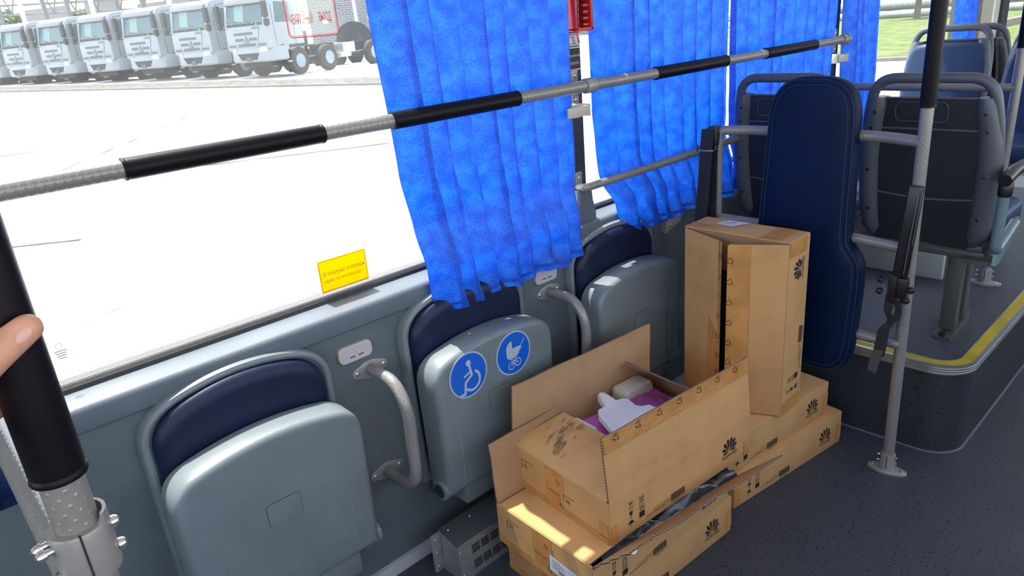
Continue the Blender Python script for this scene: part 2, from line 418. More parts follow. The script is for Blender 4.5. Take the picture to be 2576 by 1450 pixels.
def rrect(x0, y0, x1, y1, r, n=5):
    out = []
    for cx, cyy, a0 in ((x1-r, y0+r, -PI/2), (x1-r, y1-r, 0), (x0+r, y1-r, PI/2), (x0+r, y0+r, PI)):
        for k in range(n+1):
            a = a0+PI/2*k/n; out.append((cx+r*math.cos(a), cyy+r*math.sin(a)))
    return out
def circle2(cx, cyy, r, n=28): return [(cx+r*math.cos(2*PI*k/n), cyy+r*math.sin(2*PI*k/n)) for k in range(n)]
def ringpolys(outer, inner):
    n = len(outer); return [[outer[i], outer[(i+1) % n], inner[(i+1) % n], inner[i]] for i in range(n)]
def stroke(pts, w):
    """2D polyline as quads with round-ish joins"""
    out = []
    for (x0, y0), (x1, y1) in zip(pts, pts[1:]):
        dx, dy = x1-x0, y1-y0; L = math.hypot(dx, dy) or 1; nx, ny = -dy/L*w/2, dx/L*w/2
        out.append([(x0+nx, y0+ny), (x0-nx, y0-ny), (x1-nx, y1-ny), (x1+nx, y1+ny)])
    for x, y in pts[1:-1]: out.append(circle2(x, y, w/2, 8))
    return out
def text_mb(mb, body, origin, ux, uy, height, width=None, lift=0.0006, bold=0.0, cap=0.73):
    cu = bpy.data.curves.new('t', 'FONT'); cu.body = body; cu.align_x = 'CENTER'; cu.align_y = 'CENTER'; cu.size = 1; cu.offset = bold; cu.resolution_u = 3
    ob = bpy.data.objects.new('t', cu); COL.objects.link(ob); bpy.context.view_layer.update()
    me = bpy.data.meshes.new_from_object(ob.evaluated_get(bpy.context.evaluated_depsgraph_get()))
    vs = [v.co.copy() for v in me.vertices]; fs = [tuple(p.vertices) for p in me.polygons]
    bpy.data.objects.remove(ob); bpy.data.curves.remove(cu); bpy.data.meshes.remove(me)
    if not vs: return mb
    xs = [v.x for v in vs]; ys = [v.y for v in vs]; cx = (min(xs)+max(xs))/2; cyy = (min(ys)+max(ys))/2
    sy = height/max(1e-6, (max(ys)-min(ys))); sx = (width/max(1e-6, max(xs)-min(xs))) if width else sy
    O, X, Y = Vector(origin), Vector(ux), Vector(uy); nn = X.cross(Y).normalized()
    return mb.add([O+X*((v.x-cx)*sx)+Y*((v.y-cyy)*sy)+nn*lift for v in vs], fs)
def screw(parent, pos, axis, r=0.005, name='screw', m=None, h=0.0025):
    mb = MB().lathe([(r, 0), (r, h*.5), (r*.7, h), (r*.35, h*1.05), (r*.3, h*.6)], pos, axis, 10)
    return part(name, mb, m or CHROME, parent)

# ------------------------------------------------------------------ the bus shell
XA, XB = -1.6, 9.6
def prism_x(mb, prof, x0, x1):
    n = len(prof); o = len(mb.v)
    mb.v += [Vector((x0, y, z)) for y, z in prof]+[Vector((x1, y, z)) for y, z in prof]
    mb.f += [(o+i, o+(i+1) % n, o+n+(i+1) % n, o+n+i) for i in range(n)]+[tuple(range(o, o+n))[::-1], tuple(range(o+n, o+2*n))]
    return mb
struct('floor', MB().box((XA, -0.98, -0.05), (XB, 1.62, 0.0)), FLOOR, 'grey speckled vinyl bus floor')
wl = struct('wall_left', prism_x(MB(), [(1.60, 0.0), (1.60, 0.812), (1.606, 0.818), (1.74, 0.818), (1.74, -0.30), (1.60, -0.30)], XA, XB), WALL, 'grey plastic side wall panel under the windows')
struct('trim_1', prism_x(MB(), [(1.600, 0.818), (1.590, 0.821), (1.586, 0.862), (1.590, 0.871), (1.600, 0.876), (1.674, 0.883), (1.690, 0.883), (1.735, 0.88), (1.735, 0.819)], XA, XB), SILL, 'grey window ledge along the side wall', sharp=0.9)
struct('baseboard_left', prism_x(MB(), [(1.574, 0.0), (1.574, 0.006), (1.588, 0.03), (1.5995, 0.033), (1.5995, 0.0)], XA, XB), mat('pale_cove_strip', (0.36, 0.38, 0.41), 0.5), 'pale strip between floor and side wall')
struct('ceiling', MB().box((XA, -0.98, 2.28), (XB, 1.74, 2.33)), CEIL, 'pale bus ceiling')
struct('trim_2', MB().box((XA, 1.60, 2.14), (XB, 1.74, 2.28)), CEIL, 'panel above the windows')
pill = [(-0.22, 0.055), (1.772, 1.84), (3.72, 3.80), (5.80, 6.0)]
for i, (x0, x1) in enumerate(pill):
    mb = MB(); prism = [(1.634, 0.93), (1.634, 2.17), (1.735, 2.17), (1.735, 0.86), (1.66, 0.86)]
    prism_x(mb, prism, x0, x1)
    t = struct('trim_%d' % (i+3), mb, PILLAR, 'dark grey window pillar')
    base = MB().loft([(x0-0.02, 0.84), (x1+0.02, 0.84), (x1+0.02, 0.90), (x1+0.006, 0.95), (x1+0.002, 0.99), (x0-0.002, 0.99), (x0-0.006, 0.95), (x0-0.02, 0.90)], [(0, 1.72), (0, 1.612), (0.008, 1.604)], lambda u, v, d: (u, d, v))
    part('pillar_foot', base, SILL, t)
xs = [(0.055, 1.772), (1.84, 3.72), (3.80, 5.80), (6.26, 6.38), (6.66, 9.5)]
WIN = []
for i, (x0, x1) in enumerate(xs):
    w = struct('window_%d' % (i+1), MB().box((x0-.004, 1.678, 0.88), (x1+.004, 1.683, 2.15)), GLASS, 'side window pane')
    WIN.append(w)
    part('window_seal', prism_x(MB(), [(1.664, 0.881), (1.668, 0.892), (1.677, 0.897), (1.688, 0.897), (1.688, 0.881)], x0, x1), RUBBER, w)
    part('frit_band', MB().box((x0, 1.6768, 0.897), (x1, 1.6776, 0.913)), FRIT, w, label='grey dotted print band at the foot of the glass')
# far end of the side wall: cream panel, posts, sliding window bar
t = struct('trim_7', MB().box((6.0, 1.60, 0.88), (6.26, 1.72, 2.15)), CREAM, 'cream wall panel beside the far pillar')
struct('trim_8', MB().box((6.38, 1.62, 0.88), (6.50, 1.73, 2.15)), WHITE, 'pale window post at the far end')
struct('trim_9', MB().box((6.50, 1.60, 0.88), (6.66, 1.74, 2.15)), PILLAR, 'black window post at the far end')
part('window_rail', MB().box((6.66, 1.655, 1.195), (9.5, 1.70, 1.255), bev=0.006), CREAM, WIN[4], label='horizontal bar of sliding window')
struct('wall_far', MB().box((XB, -0.98, 0), (XB+.06, 1.74, 2.30)), WALL, 'far end wall of the bus')
# side wall across the aisle: lower panel, posts, glass
struct('trim_10', MB().box((XA, 1.64, 0.88), (-0.22, 1.735, 2.17)), WALL, 'blind panel beside the first window')
wr = struct('wall_right', MB().box((XA, -1.04, -0.3), (XB, -0.98, 0.88)), WALL, 'side wall across the aisle')
part('window_header', MB().box((XA, -1.04, 2.14), (XB, -0.98, 2.30)), CEIL, wr)
for k, x in enumerate((-1.6, 0.2, 2.1, 4.0, 5.9, 7.8, 9.5)):
    part('window_post', MB().box((x, -1.04, 0.88), (x+.09, -0.98, 2.14)), PILLAR, wr)
struct('wall_front', MB().box((XA-.06, -0.98, 0), (XA, 1.74, 0.9)), WALL, 'front partition behind the photographer')

# raised seat platform with rounded corner, aluminium nosing and yellow strip
PX, PY, PZ = 2.465, 0.556, 0.34
def plat_outline(e=0.0, r=0.115, n=9):
    """corner outline, e = distance outside the platform edge"""
    out = [(PX-e, 1.60)]; cx, cyy = PX+r, PY+r
    for k in range(n+1):
        a = PI+PI/2*k/n; out.append((cx+(r+e)*math.cos(a), cyy+(r+e)*math.sin(a)))
    out.append((XB, PY-e)); return out
def plat_strip(e0, e1, z0, z1):
    A, B = plat_outline(e0), plat_outline(e1); n = len(A); mb = MB()
    mb.v = [Vector((x, y, z0)) for x, y in A]+[Vector((x, y, z0)) for x, y in B]+[Vector((x, y, z1)) for x, y in A]+[Vector((x, y, z1)) for x, y in B]
    for i in range(n-1):
        mb.f += [(i, i+1, n+i+1, n+i), (2*n+i, 2*n+i+1, 3*n+i+1, 3*n+i), (i, i+1, 2*n+i+1, 2*n+i), (n+i, n+i+1, 3*n+i+1, 3*n+i)]
    mb.f += [(0, n, 3*n, 2*n), (n-1, 2*n-1, 4*n-1, 3*n-1)]
    return mb
ol = plat_outline()+[(XB, 1.60)]
mb = MB(); n = len(ol)
mb.v = [Vector((x, y, 0.0)) for x, y in ol]+[Vector((x, y, PZ)) for x, y in ol]
mb.f = [(i, (i+1) % n, n+(i+1) % n, n+i) for i in range(n)]
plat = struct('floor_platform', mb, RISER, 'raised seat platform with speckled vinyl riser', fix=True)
top = MB(); top.v = [Vector((x, y, PZ+0.0005)) for x, y in ol]; top.f = [tuple(range(n))]
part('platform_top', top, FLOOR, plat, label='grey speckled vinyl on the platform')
part('edge_profile', plat_strip(-0.004, 0.006, PZ-0.031, PZ+0.0035), ALU, plat, label='ribbed aluminium edge profile')
for z in (PZ-0.026, PZ-0.017, PZ-0.008): part('profile_rib', plat_strip(0.004, 0.0085, z-0.002, z+0.002), ALU, plat)
part('profile_lip', plat_strip(-0.042, -0.038, PZ, PZ+0.004), ALU, plat)
part('yellow_strip', plat_strip(-0.038, -0.004, PZ, PZ+0.003), YELLOW, plat, label='worn yellow warning strip')
part('weld_seam', plat_strip(-0.001, 0.007, 0.0, 0.003), mat('pale_weld_cord', (0.17, 0.18, 0.22), 0.5), plat, label='paler weld cord at the foot of the riser')
single('kick_panel', MB().box((3.30, 0.89, 0.3405), (3.33, 1.56, 0.455), bev=0.004), mat('pale_grey_panel', (0.42, 0.42, 0.39), 0.5), 'low pale grey panel standing on the platform under the seats', 'panel')

# ------------------------------------------------------------------ outdoors: yard, gravel, kerb
def gz(x, y):
    d = max(0.0, y-3.0); s = 1.0 if x <= 0 else max(0.0, min(1.0, (y/max(x, .01)-.5)/.5)); return -0.38+0.0205*min(d, 60)*s
ASPH = mat_ground('pale_concrete', ((0.46, 0.45, 0.42), (0.55, 0.54, 0.51), (0.60, 0.59, 0.56)), 0.9)
mb = MB().grid(lambda u, v: (-60+160*u, 1.78+118*v, gz(-60+160*u, 1.78+118*v)), 160, 118)
struct('ground_yard', mb, ASPH, 'pale sunlit concrete yard outside')
struct('ground_near', MB().box((-60, -60, -0.50), (100, 1.77, -0.385)), ASPH, 'concrete under and beyond the bus')
TH = math.radians(18.9); TA = Vector((math.cos(TH), math.sin(TH), 0)); TL = Vector((-math.sin(TH), math.cos(TH), 0))
T0 = Vector((13.35, 30.2, 0.0))
def yard(a, l, dz=0.0):
    p = T0+TA*a+TL*l; return (p.x, p.y, gz(p.x, p.y)+dz)
GRAV = mat_ground('gravel', ((0.035, 0.033, 0.028), (0.10, 0.094, 0.082), (0.21, 0.20, 0.18)), 5.0, bs=1.0)
gmb = MB().grid(lambda u, v: yard(-3.1+2.3*u+0.15*noise.noise((v*20, u*3, 1)), -14+52*v, 0.03), 6, 80)
g = single('gravel_strip', gmb, GRAV, 'strip of loose gravel in front of the parked trucks', 'gravel', kind='stuff')
CRK = mat('dark_crack_fill', (0.012, 0.011, 0.010), 0.9)
kmb = MB()
for (a, b) in ((( -3.2, -16), (-3.2, 36)),):
    o = len(kmb.v)
    for k in range(27):
        l = a[1]+(b[1]-a[1])*k/26
        for da, dz in ((-.09, 0), (-.09, .07), (.09, .07), (.09, 0)): kmb.v.append(Vector(yard(a[0]+da, l, dz)))
    for k in range(26):
        for j in range(3): kmb.f.append((o+k*4+j, o+k*4+j+1, o+(k+1)*4+j+1, o+(k+1)*4+j))
struct('kerb', kmb, mat('kerb_concrete', (0.13, 0.125, 0.11), 0.9), 'low concrete kerb along the gravel')
# cracks and slab joints in the yard
def crack(pts, w):
    mb = MB(); P = []
    for (x0, y0), (x1, y1) in zip(pts, pts[1:]):
        for k in range(14):
            t = k/14; P.append((x0+(x1-x0)*t, y0+(y1-y0)*t))
    P = [(x+noise.noise((x*1.7, y*1.7, 3))*.05, y+noise.noise((x*1.7, y*1.7, 9))*.05) for x, y in P]
    for i, (x, y) in enumerate(P):
        ww = w*(0.35+0.65*abs(noise.noise((x*4, y*4, 5)))*2)
        mb.v += [Vector((x-ww, y-ww, gz(x, y)+.006)), Vector((x+ww, y+ww, gz(x, y)+.006))]
        if i: o = len(mb.v)-4; mb.f.append((o, o+1, o+3, o+2))
    return mb
yd = bpy.data.objects['ground_yard']
for pts, w in (([(0.2, 13.4), (5.0, 13.7), (9.5, 13.0)], .02), ([(0.6, 9.2), (1.6, 8.6)], .010), ([(2.3, 13.6), (7.5, 20.5), (12.6, 24.5)], .03), ([(-2, 17.5), (3.5, 16.9)], .02), ([(3.0, 12.2), (6.5, 10.6), (8.5, 9.6)], .015), ([(0.3, 5.6), (1.3, 6.1), (2.4, 6.9)], .006)):
    part('slab_crack', crack(pts, w*2.2), CRK, yd)
# grass, pipes and road beyond the far windows
GRASS = mat_ground('meadow_grass', ((0.045, 0.075, 0.012), (0.085, 0.115, 0.024), (0.16, 0.18, 0.05)), 1.2, bs=1.0)
struct('ground_grass', MB().grid(lambda u, v: (23.6+75*u-6*v, 4.0+26*v, -.33+.05*noise.noise((u*20, v*20, 0))+.15*u), 40, 30), GRASS, 'green grass bank beyond the far windows')
struct('kerb_far', MB().grid(lambda u, v: (23.3+.35*(u > .4)+.001*u-6*v, 4.0+26*v, -.42+.14*min(1, u*2.5)), 5, 30), MATS['kerb_concrete'], 'kerb along the grass bank')
PIPE = mat('silver_pipe_jacket', (0.30, 0.32, 0.34), 0.35, 0.6, var=0.15)
for z, x, r, lab in ((-0.06, 54.0, 0.26, 'lower silver heating pipe running across the grass bank'), (0.52, 55.6, 0.34, 'upper thicker silver heating pipe above the lower one')):
    t = thing('heating_pipe', lab, 'pipe', (x, 22, 0)); t['group'] = 'silver pipes on the grass bank'
    part('pipe_run', MB().tube([(x, 4, z), (x-1, 22, z), (x-2, 52, z)], r, 18), PIPE, t)
    for k in range(7): part('pipe_support', MB().box((x-.3-k*.28, 8+6*k, -0.36), (x+.1-k*.28, 8.4+6*k, z)), MATS['kerb_concrete'], t)

# ------------------------------------------------------------------ handrails
def sleeve_mb(p0, p1, r=0.0212):
    A = Vector(p1)-Vector(p0); L = A.length
    return MB().lathe([(0.0178, 0), (r+.0004, 0.001), (r+.0010, .003), (r+.0004, .006), (r-.0004, .0075), (r, .010), (r, L-.010), (r-.0004, L-.0075), (r+.0004, L-.006), (r+.0010, L-.003), (r+.0004, L-.001), (0.0178, L)], p0, A, 24)
def bracket(parent, x, zc, dz, yw=1.634):
    """pillar plate with two screws"""
    part('bracket_plate', MB().loft(rrect(x-.016, zc-dz-.02, x+.016, zc+dz+.02, .006), [(0, yw), (0, yw-.006), (.002, yw-.007)], lambda u, v, d: (u, d, v)), STEELP, parent)
    for s in (-1, 1): screw(parent, (x, yw-.007, zc+s*dz), (0, -1, 0), 0.006)
RY, RZ = 1.48, 1.350
hr = thing('handrail', 'long dimpled grey handrail with black grips crossing the windows and curtains', 'handrail', (1.2, RY, RZ-.02))
part('rail_tube', MB().tube([(XA+.2, RY, RZ), (3.52, RY, RZ)], 0.0175, 20), TUBE, hr)
for a, b in ((0.362, 0.786), (0.972, 1.396), (2.038, 2.478), (2.774, 3.207)): part('grip_sleeve', sleeve_mb((a, RY, RZ), (b, RY, RZ)), SLEEVE, hr, label='black plastic grip sleeve')
for x in (1.70, 3.50):
    part('rail_collar', MB().lathe([(.0178, -.022), (.0215, -.022), (.023, -.019), (.023, .019), (.0215, .022), (.0178, .022)], (x, RY, RZ), (1, 0, 0), 22), STEELP, hr)
    px = 1.80 if x < 2 else 3.752
    part('rail_bracket', MB().tube(fillet([(x, RY+.018, RZ), (x+.01, RY+.09, RZ), (px, 1.626, 1.330)], .03), 0.012, 10), STEELP, hr)
    bracket(hr, px, 1.330, 0.038)
part('end_cap', MB().lathe([(.024, 0), (.026, .004), (.026, .014), (.018, .022), (.006, .025)], (3.515, RY, RZ), (1, 0, 0), 20), STEELP, hr)
lr = thing('handrail', 'short thinner grey handrail low across the second curtain', 'handrail', (2.2, 1.55, .99))
part('rail_tube', MB().tube(fillet([(1.792, 1.632, 1.000), (1.785, 1.592, 1.000), (2.10, 1.555, 1.013), (2.76, 1.500, 1.040)], [.02, .1]), 0.0145, 16), TUBE, lr)
bracket(lr, 1.797, .996, 0.034)
part('end_cap', MB().lathe([(.0150, 0), (.0165, .004), (.0165, .010), (.008, .013)], (2.758, 1.5002, 1.040), (.66, -.055, .027), 14), STEELP, lr)

# ------------------------------------------------------------------ curtains
def curtain(name, label, xl, xr, zb, y0, nf, amp, seed, zt=2.15, wr=1.0, m=None, side=0.0):
    """xl, xr, y0: functions of z; zb: function of u. nf folds of depth amp."""
    root = thing(name, label, 'curtain', ((xl(1.2)+xr(1.2))/2, 1.6, zb(.5)), group='blue curtains along the side windows')
    W = xr(1.4)-xl(1.4); nu = max(40, int(W/0.0042)); nv = 92
    def fold(u, z):
        p = u*nf+0.16*noise.noise((u*nf*.7, z*.5, seed)); k = math.floor(p); t = p-k
        s = 0.80+0.07*math.sin(seed+k*1.7)
        y = t/s if t < s else (1-t)/(1-s)
        y = y*y*(3-2*y)*.45+y*.55
        return y*(0.84+0.16*math.sin(k*2.3+seed))
    def fn(u, v):
        zbot = zb(u); z = zbot+(zt-zbot)*v
        x = xl(z)+(xr(z)-xl(z))*u
        f = fold(u, z); x += 0.34*W/nf*f; lo = max(0.0, 1-(z-zbot)/0.55)
        low = noise.noise((x*16, z*5.0, seed))*.5+noise.noise((x*30+z*9, z*11-x*7, seed+4))*.5
        y = y0(z)-amp*f*(0.8+.2*lo)-wr*lo*0.013*low+0.003*noise.noise((x*6, z*1.2, seed+2))
        if u < 0.035: y += side*(0.035-u)/0.035
        if u > 0.965: y += side*(u-0.965)/0.035
        return (x+0.012*lo*wr*noise.noise((x*8, z*7, seed+8)), y, z)
    v0 = 0.020/(zt-zb(.5))
    uvf = lambda u, v: (u*W*1.35+seed, v*(zt-zb(.5))+seed)
    part('curtain_cloth', MB().grid(lambda u, v: fn(u, v0+(1-v0)*v), nu, nv, uvf=uvf), m or CURT, root, sharp=0.45, fix=False)
    hm = MB().grid(lambda u, v: tuple(Vector(fn(u, v*v0*1.25))+Vector((0, -.0022, 0))), nu, 3, uvf=lambda u, v: (u*W*1.35+seed+3, v*.02))
    part('hem', hm, m or CURT, root, sharp=0.45, fix=False)
    return root
def pw(*pts):
    def f(z):
        for (a, va), (b, vb) in zip(pts, pts[1:]):
            if z <= b: t = max(0, min(1, (z-a)/(b-a))); return va+(vb-va)*(t*t*(3-2*t))
        return pts[-1][1]
    return f
ylow = pw((0.78, 1.572), (0.90, 1.576), (1.06, 1.606), (2.15, 1.618))
curtain('curtain', 'wide blue curtain in front of the first window beside the pillar', pw((0.76, 1.085), (0.88, 1.075), (1.03, 1.070), (1.2, 1.045), (1.63, 1.022), (2.15, 1.015)), pw((0.78, 1.716), (0.95, 1.712), (1.1, 1.735), (2.15, 1.770)), lambda u: 0.770+.014*min(1, u*6)+.006*math.sin(u*22), ylow, 8.2, 0.046, 1.3, side=-.006)
curtain('curtain', 'blue curtain just behind the pillar with the short lower handrail across it', pw((0.79, 1.955), (0.9, 1.925), (1.02, 1.885), (1.25, 1.868), (2.15, 1.862)), pw((0.79, 2.685), (1.2, 2.690), (2.15, 2.715)), lambda u: 0.792+.006*math.sin(u*25+1), pw((0.78, 1.575), (0.90, 1.582), (1.06, 1.622), (2.15, 1.628)), 8.4, 0.040, 5.1, side=-.004)
curtain('curtain', 'blue curtain behind the grey seat backs where the handrail ends', pw((0.79, 2.72), (1.2, 2.715), (2.15, 2.735)), pw((0.79, 3.30), (0.95, 3.50), (1.2, 3.655), (1.52, 3.69), (2.15, 3.72)), lambda u: 0.795+.006*math.sin(u*23), pw((0.78, 1.578), (0.90, 1.585), (1.06, 1.612), (2.15, 1.622)), 9.3, 0.040, 9.7, side=-.004)
curtain('curtain', 'narrow bunched blue curtain beyond the second pillar', pw((0.79, 3.775), (2.15, 3.765)), pw((0.79, 4.13), (2.15, 4.14)), lambda u: 0.79+.006*math.sin(u*13), pw((0.78, 1.60), (2.15, 1.625)), 4.6, 0.060, 13.2)
curtain('curtain', 'far blue curtain strip beside the cream wall panel', pw((0.79, 5.46), (2.15, 5.47)), pw((0.79, 5.80), (2.15, 5.84)), lambda u: 0.79+.006*math.sin(u*13), pw((0.78, 1.60), (2.15, 1.625)), 4.0, 0.06, 17.9)
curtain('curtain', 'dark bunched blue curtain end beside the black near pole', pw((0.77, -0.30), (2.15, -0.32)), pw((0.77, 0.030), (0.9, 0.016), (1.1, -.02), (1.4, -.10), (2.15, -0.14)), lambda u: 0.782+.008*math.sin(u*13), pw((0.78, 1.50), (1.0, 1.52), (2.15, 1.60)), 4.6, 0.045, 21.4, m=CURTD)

# ------------------------------------------------------------------ curtain clips, hammer, pillar labels
def clip(x, y, z, label):
    t = thing('curtain_clip', label, 'clip', (x, y, z-.025), group='curtain clips on the pillars')
    part('clip_base', MB().box((x-.030, y+.018, z-.022), (x+.020, y+.066, z+.022), bev=.003), BEIGE, t)
    part('clip_arm', MB().box((x-.062, y-.004, z-.016), (x+.040, y+.004, z+.017), bev=.003), BEIGE, t)
    part('clip_hook', MB().box((x+.038, y-.004, z-.020), (x+.048, y+.040, z+.020), bev=.003), BEIGE, t)
clip(1.752, 1.566, 1.262, 'beige curtain clip on the pillar below the long handrail')
clip(3.735, 1.572, 1.247, 'small beige curtain clip on the far pillar by the handrail end')
ham = thing('emergency_hammer', 'red emergency hammer holder on the pillar between the two curtains', 'hammer', (1.805, 1.60, 1.505))
fr = MB()
for x in (1.768, 1.842): fr.box((x-.006, 1.578, 1.508), (x+.006, 1.630, 1.80), bev=.002)
fr.box((1.762, 1.578, 1.505), (1.848, 1.630, 1.517), bev=.003)
part('holder_frame', fr, REDPL, ham)
for k in range(15):
    z = 1.520+k*.019; part('holder_tooth', MB().box((1.808, 1.585, z), (1.838, 1.606, z+.0085), bev=.0015), REDPL, ham)
part('hammer_shaft', MB().tube([(1.788, 1.612, 1.53), (1.788, 1.612, 1.78)], .009, 10), BLACK, ham)
part('seal_string', MB().tube([(1.79, 1.60, 1.505), (1.80, 1.606, 1.485), (1.812, 1.61, 1.470)], .002, 6), REDPL, ham)
def plate(name, label, x0, x1, z0, z1, y, m, cat='sign'):
    return single(name, MB().loft(rrect(x0, z0, x1, z1, .004, 3), [(0, y), (0, y-.0012)], lambda u, v, d: (u, d, v)), m, label, cat)
s1 = plate('pictogram_label', 'white label with a black diagram under the red hammer holder', 1.776, 1.838, 1.462, 1.501, 1.633, PAPER)
d = MB().flat(ringpolys(rrect(-.022, -.016, .022, .016, .005, 3), rrect(-.0205, -.0145, .0205, .0145, .004, 3))+stroke([(-.012, .010), (-.004, .003), (.006, .010)], .002)+stroke([(-.006, -.012), (.002, 0), (.010, -.012), (-.006, -.012)], .0018), (1.807, 1.6318, 1.4815), (1, 0, 0), (0, 0, 1), .0006)
part('diagram', d, INK, s1)
s2 = plate('hammer_label', 'black label with two pale printed words under the white label', 1.774, 1.838, 1.386, 1.458, 1.633, PAPER)
part('label_field', MB().loft(rrect(1.777, 1.3895, 1.835, 1.4545, .002, 2), [(0, 1.6318), (0, 1.6312)], lambda u, v, d: (u, d, v)), INK, s2)
tm = MB(); text_mb(tm, 'аварийный', (1.806, 1.6312, 1.431), (1, 0, 0), (0, 0, 1), .011, .054); text_mb(tm, 'молоток', (1.806, 1.6312, 1.408), (1, 0, 0), (0, 0, 1), .009, .044)
part('lettering', tm, SIGNGREY, s2, fix=False)
single('pillar_cap', MB().lathe([(.011, 0), (.011, .003), (.008, .005)], (1.805, 1.634, .934), (0, -1, 0), 16), PILLAR, 'round dark plug cap low on the first pillar', 'cap')

# ------------------------------------------------------------------ stickers on the glass
es = thing('exit_sticker', 'red framed emergency exit sticker on the window glass', 'sticker', (.915, 1.676, 1.556))
fo, fi_ = rrect(.846, 1.556, .984, 1.80, .012), rrect(.8485, 1.5585, .9815, 1.7975, .010)
def plane_y(polys, y): return MB().flat(polys, (0, y, 0), (1, 0, 0), (0, 0, 1))
part('sticker_film', MB().loft(rrect(.846, 1.556, .984, 1.80, .012), [(0, 1.6772), (0, 1.6768)], lambda u, v, d: (u, d, v)), FILM, es)
part('red_border', plane_y(ringpolys(fo, fi_)+ringpolys(rrect(.8505, 1.5605, .9795, 1.7955, .009), rrect(.8515, 1.5615, .9785, 1.7945, .008)), 1.6762), REDP, es, fix=False)
tm = MB(); text_mb(tm, 'АВАРИЙНЫЙ', (.8865, 1.6762, 1.602), (1, 0, 0), (0, 0, 1), .030, .060, 0, bold=0); text_mb(tm, 'ВЫХОД', (.951, 1.6762, 1.599), (1, 0, 0), (0, 0, 1), .027, .034, 0, bold=.01)
part('lettering', tm, REDP, es, fix=False)
ys = thing('priority_sticker', 'yellow rectangular sticker low on the window glass', 'sticker', (.88, 1.676, .909))
part('sticker_sheet', MB().loft(rrect(.809, .909, .955, .997, .004), [(0, 1.6772), (0, 1.6762)], lambda u, v, d: (u, d, v)), YSTICK, ys)
part('sticker_border', plane_y(ringpolys(rrect(.809, .909, .955, .997, .004), rrect(.8115, .9115, .9525, .9945, .003)), 1.6758), mat_translucent('orange_sticker_edge', (.9, .30, .0), .7), ys, fix=False)
tm = MB(); text_mb(tm, 'В первую очередь', (.885, 1.6758, .958), (1, 0, 0), (0, 0, 1), .014, .128, 0); text_mb(tm, 'кресло-коляска !', (.880, 1.6758, .938), (1, 0, 0), (0, 0, 1), .0125, .118, 0)
part('lettering', tm, mat('faded_brown_ink', (.30, .16, .02), .7), ys, fix=False)
gm = MB().flat(ringpolys(circle2(0, .016, .0072, 20), circle2(0, .016, .0060, 20))+ringpolys(circle2(.0, .016, .0042, 16), circle2(0, .016, .0034, 16))+sum([stroke([(-.012+.002*k, .005-k*.0055), (.012-.001*k, .005-k*.0055)], .0022) for k in range(4)], [])+ringpolys(circle2(.017, -.006, .0042, 14), circle2(.017, -.006, .0032, 14)), (.198, 1.677, .972), (1, 0, 0), (0, 0, 1))
single('glass_marking', gm, mat('grey_brown_etch', (.30, .28, .25), .8), 'small faint maker stamp etched on the window glass', 'marking', fix=False)

# ------------------------------------------------------------------ fold-down wall seats
def arch(hw, z0, zs, zc, r, n=22):
    """outline: straight sides, arched top (zs at the sides, zc in the middle), rounded shoulders"""
    top = [(hw-2*hw*k/n, zs+(zc-zs)*(1-(1-2*k/n)**2)) for k in range(n+1)]
    top = [p for p in top if abs(p[0]) < hw-r]
    a, c, b = Vector((hw, zs-r)), Vector((hw, zs+.004)), Vector(top[0])
    bez = [a*(1-t)**2+c*2*t*(1-t)+b*t*t for t in [k/8 for k in range(8)]]
    R_ = [(hw-.006, z0)]+[(p.x, p.y) for p in bez]
    return R_+top+[(-x, z) for x, z in R_][::-1]
def barrel(mb, x0, x1, y, z, r): return mb.lathe([(r*.8, 0), (r, .003), (r, x1-x0-.003), (r*.8, x1-x0)], (x0, y, z), (1, 0, 0), 20)
def fold_seat(label):
    t = thing('folding_seat', label, 'seat', (0, 1.60, 0.0), group='fold-down seats along the side wall')
    T3 = lambda u, v, d: (u, d-1.60, v)
    sh = MB().loft(arch(.238, .255, .800, .852, .072), [(0, 1.5995), (0, 1.580), (.004, 1.571), (.012, 1.568), (.018, 1.570), (.024, 1.578), (.030, 1.580)], T3)
    part('back_shell', sh, SEATP, t, local=True)
    cu = MB().loft(arch(.212, .34, .782, .832, .064), [(0, 1.582), (-.002, 1.572), (.002, 1.560), (.010, 1.552), (.022, 1.547), (.036, 1.5455)], T3)
    part('back_cushion', cu, NAVY, t, local=True, sharp=1.2)
    fl = MB().loft(arch(.236, .262, .672, .712, .060), [(.012, 1.536), (.002, 1.533), (0, 1.526), (.002, 1.462), (.005, 1.453), (.011, 1.4475), (.020, 1.446)], T3)
    part('seat_flap', fl, SEATP, t, local=True, sharp=0.75)
    for s in (-1, 1):
        rib = MB().add([(s*.168, -.1538, .60), (s*.160, -.1538, .30), (s*.172, -.1538, .30), (s*.164, -.1562, .30)], [(0, 1, 3), (0, 3, 2), (1, 2, 3), (0, 2, 1)])
        part('flap_ridge', rib, SEATP, t, local=True)
    part('emblem_panel', MB().loft(rrect(-.047, .474, .037, .538, .011), [(0, 1.446), (0, 1.4445), (.0015, 1.4443)], T3), SEATP, t, local=True)
    part('emblem_outline', MB().loft(rrect(-.048, .473, .038, .539, .012), [(0, 1.4462), (0, 1.4455)], T3), DARKP, t, local=True)
    for x0, x1 in ((-.238, -.170), (.180, .243)):
        h = part('hinge', barrel(MB(), x0, x1, -.112, .272, .033), SEATP, t, local=True)
        xe = x0 if x0 < 0 else x1
        part('hinge_cap', MB().lathe([(.022, -.0015), (.022, .0015)], (xe, -.112, .272), (1, 0, 0), 18), DARKP, h, local=True)
    part('hinge_bracket', MB().box((-.160, -.135, .188), (.172, -.02, .262), bev=.008), SEATP, t, local=True)
    part('hinge_wall_plate', MB().box((-.20, -.04, .20), (.20, 0, .40), bev=.004), SHELLP, t, local=True)
    return t
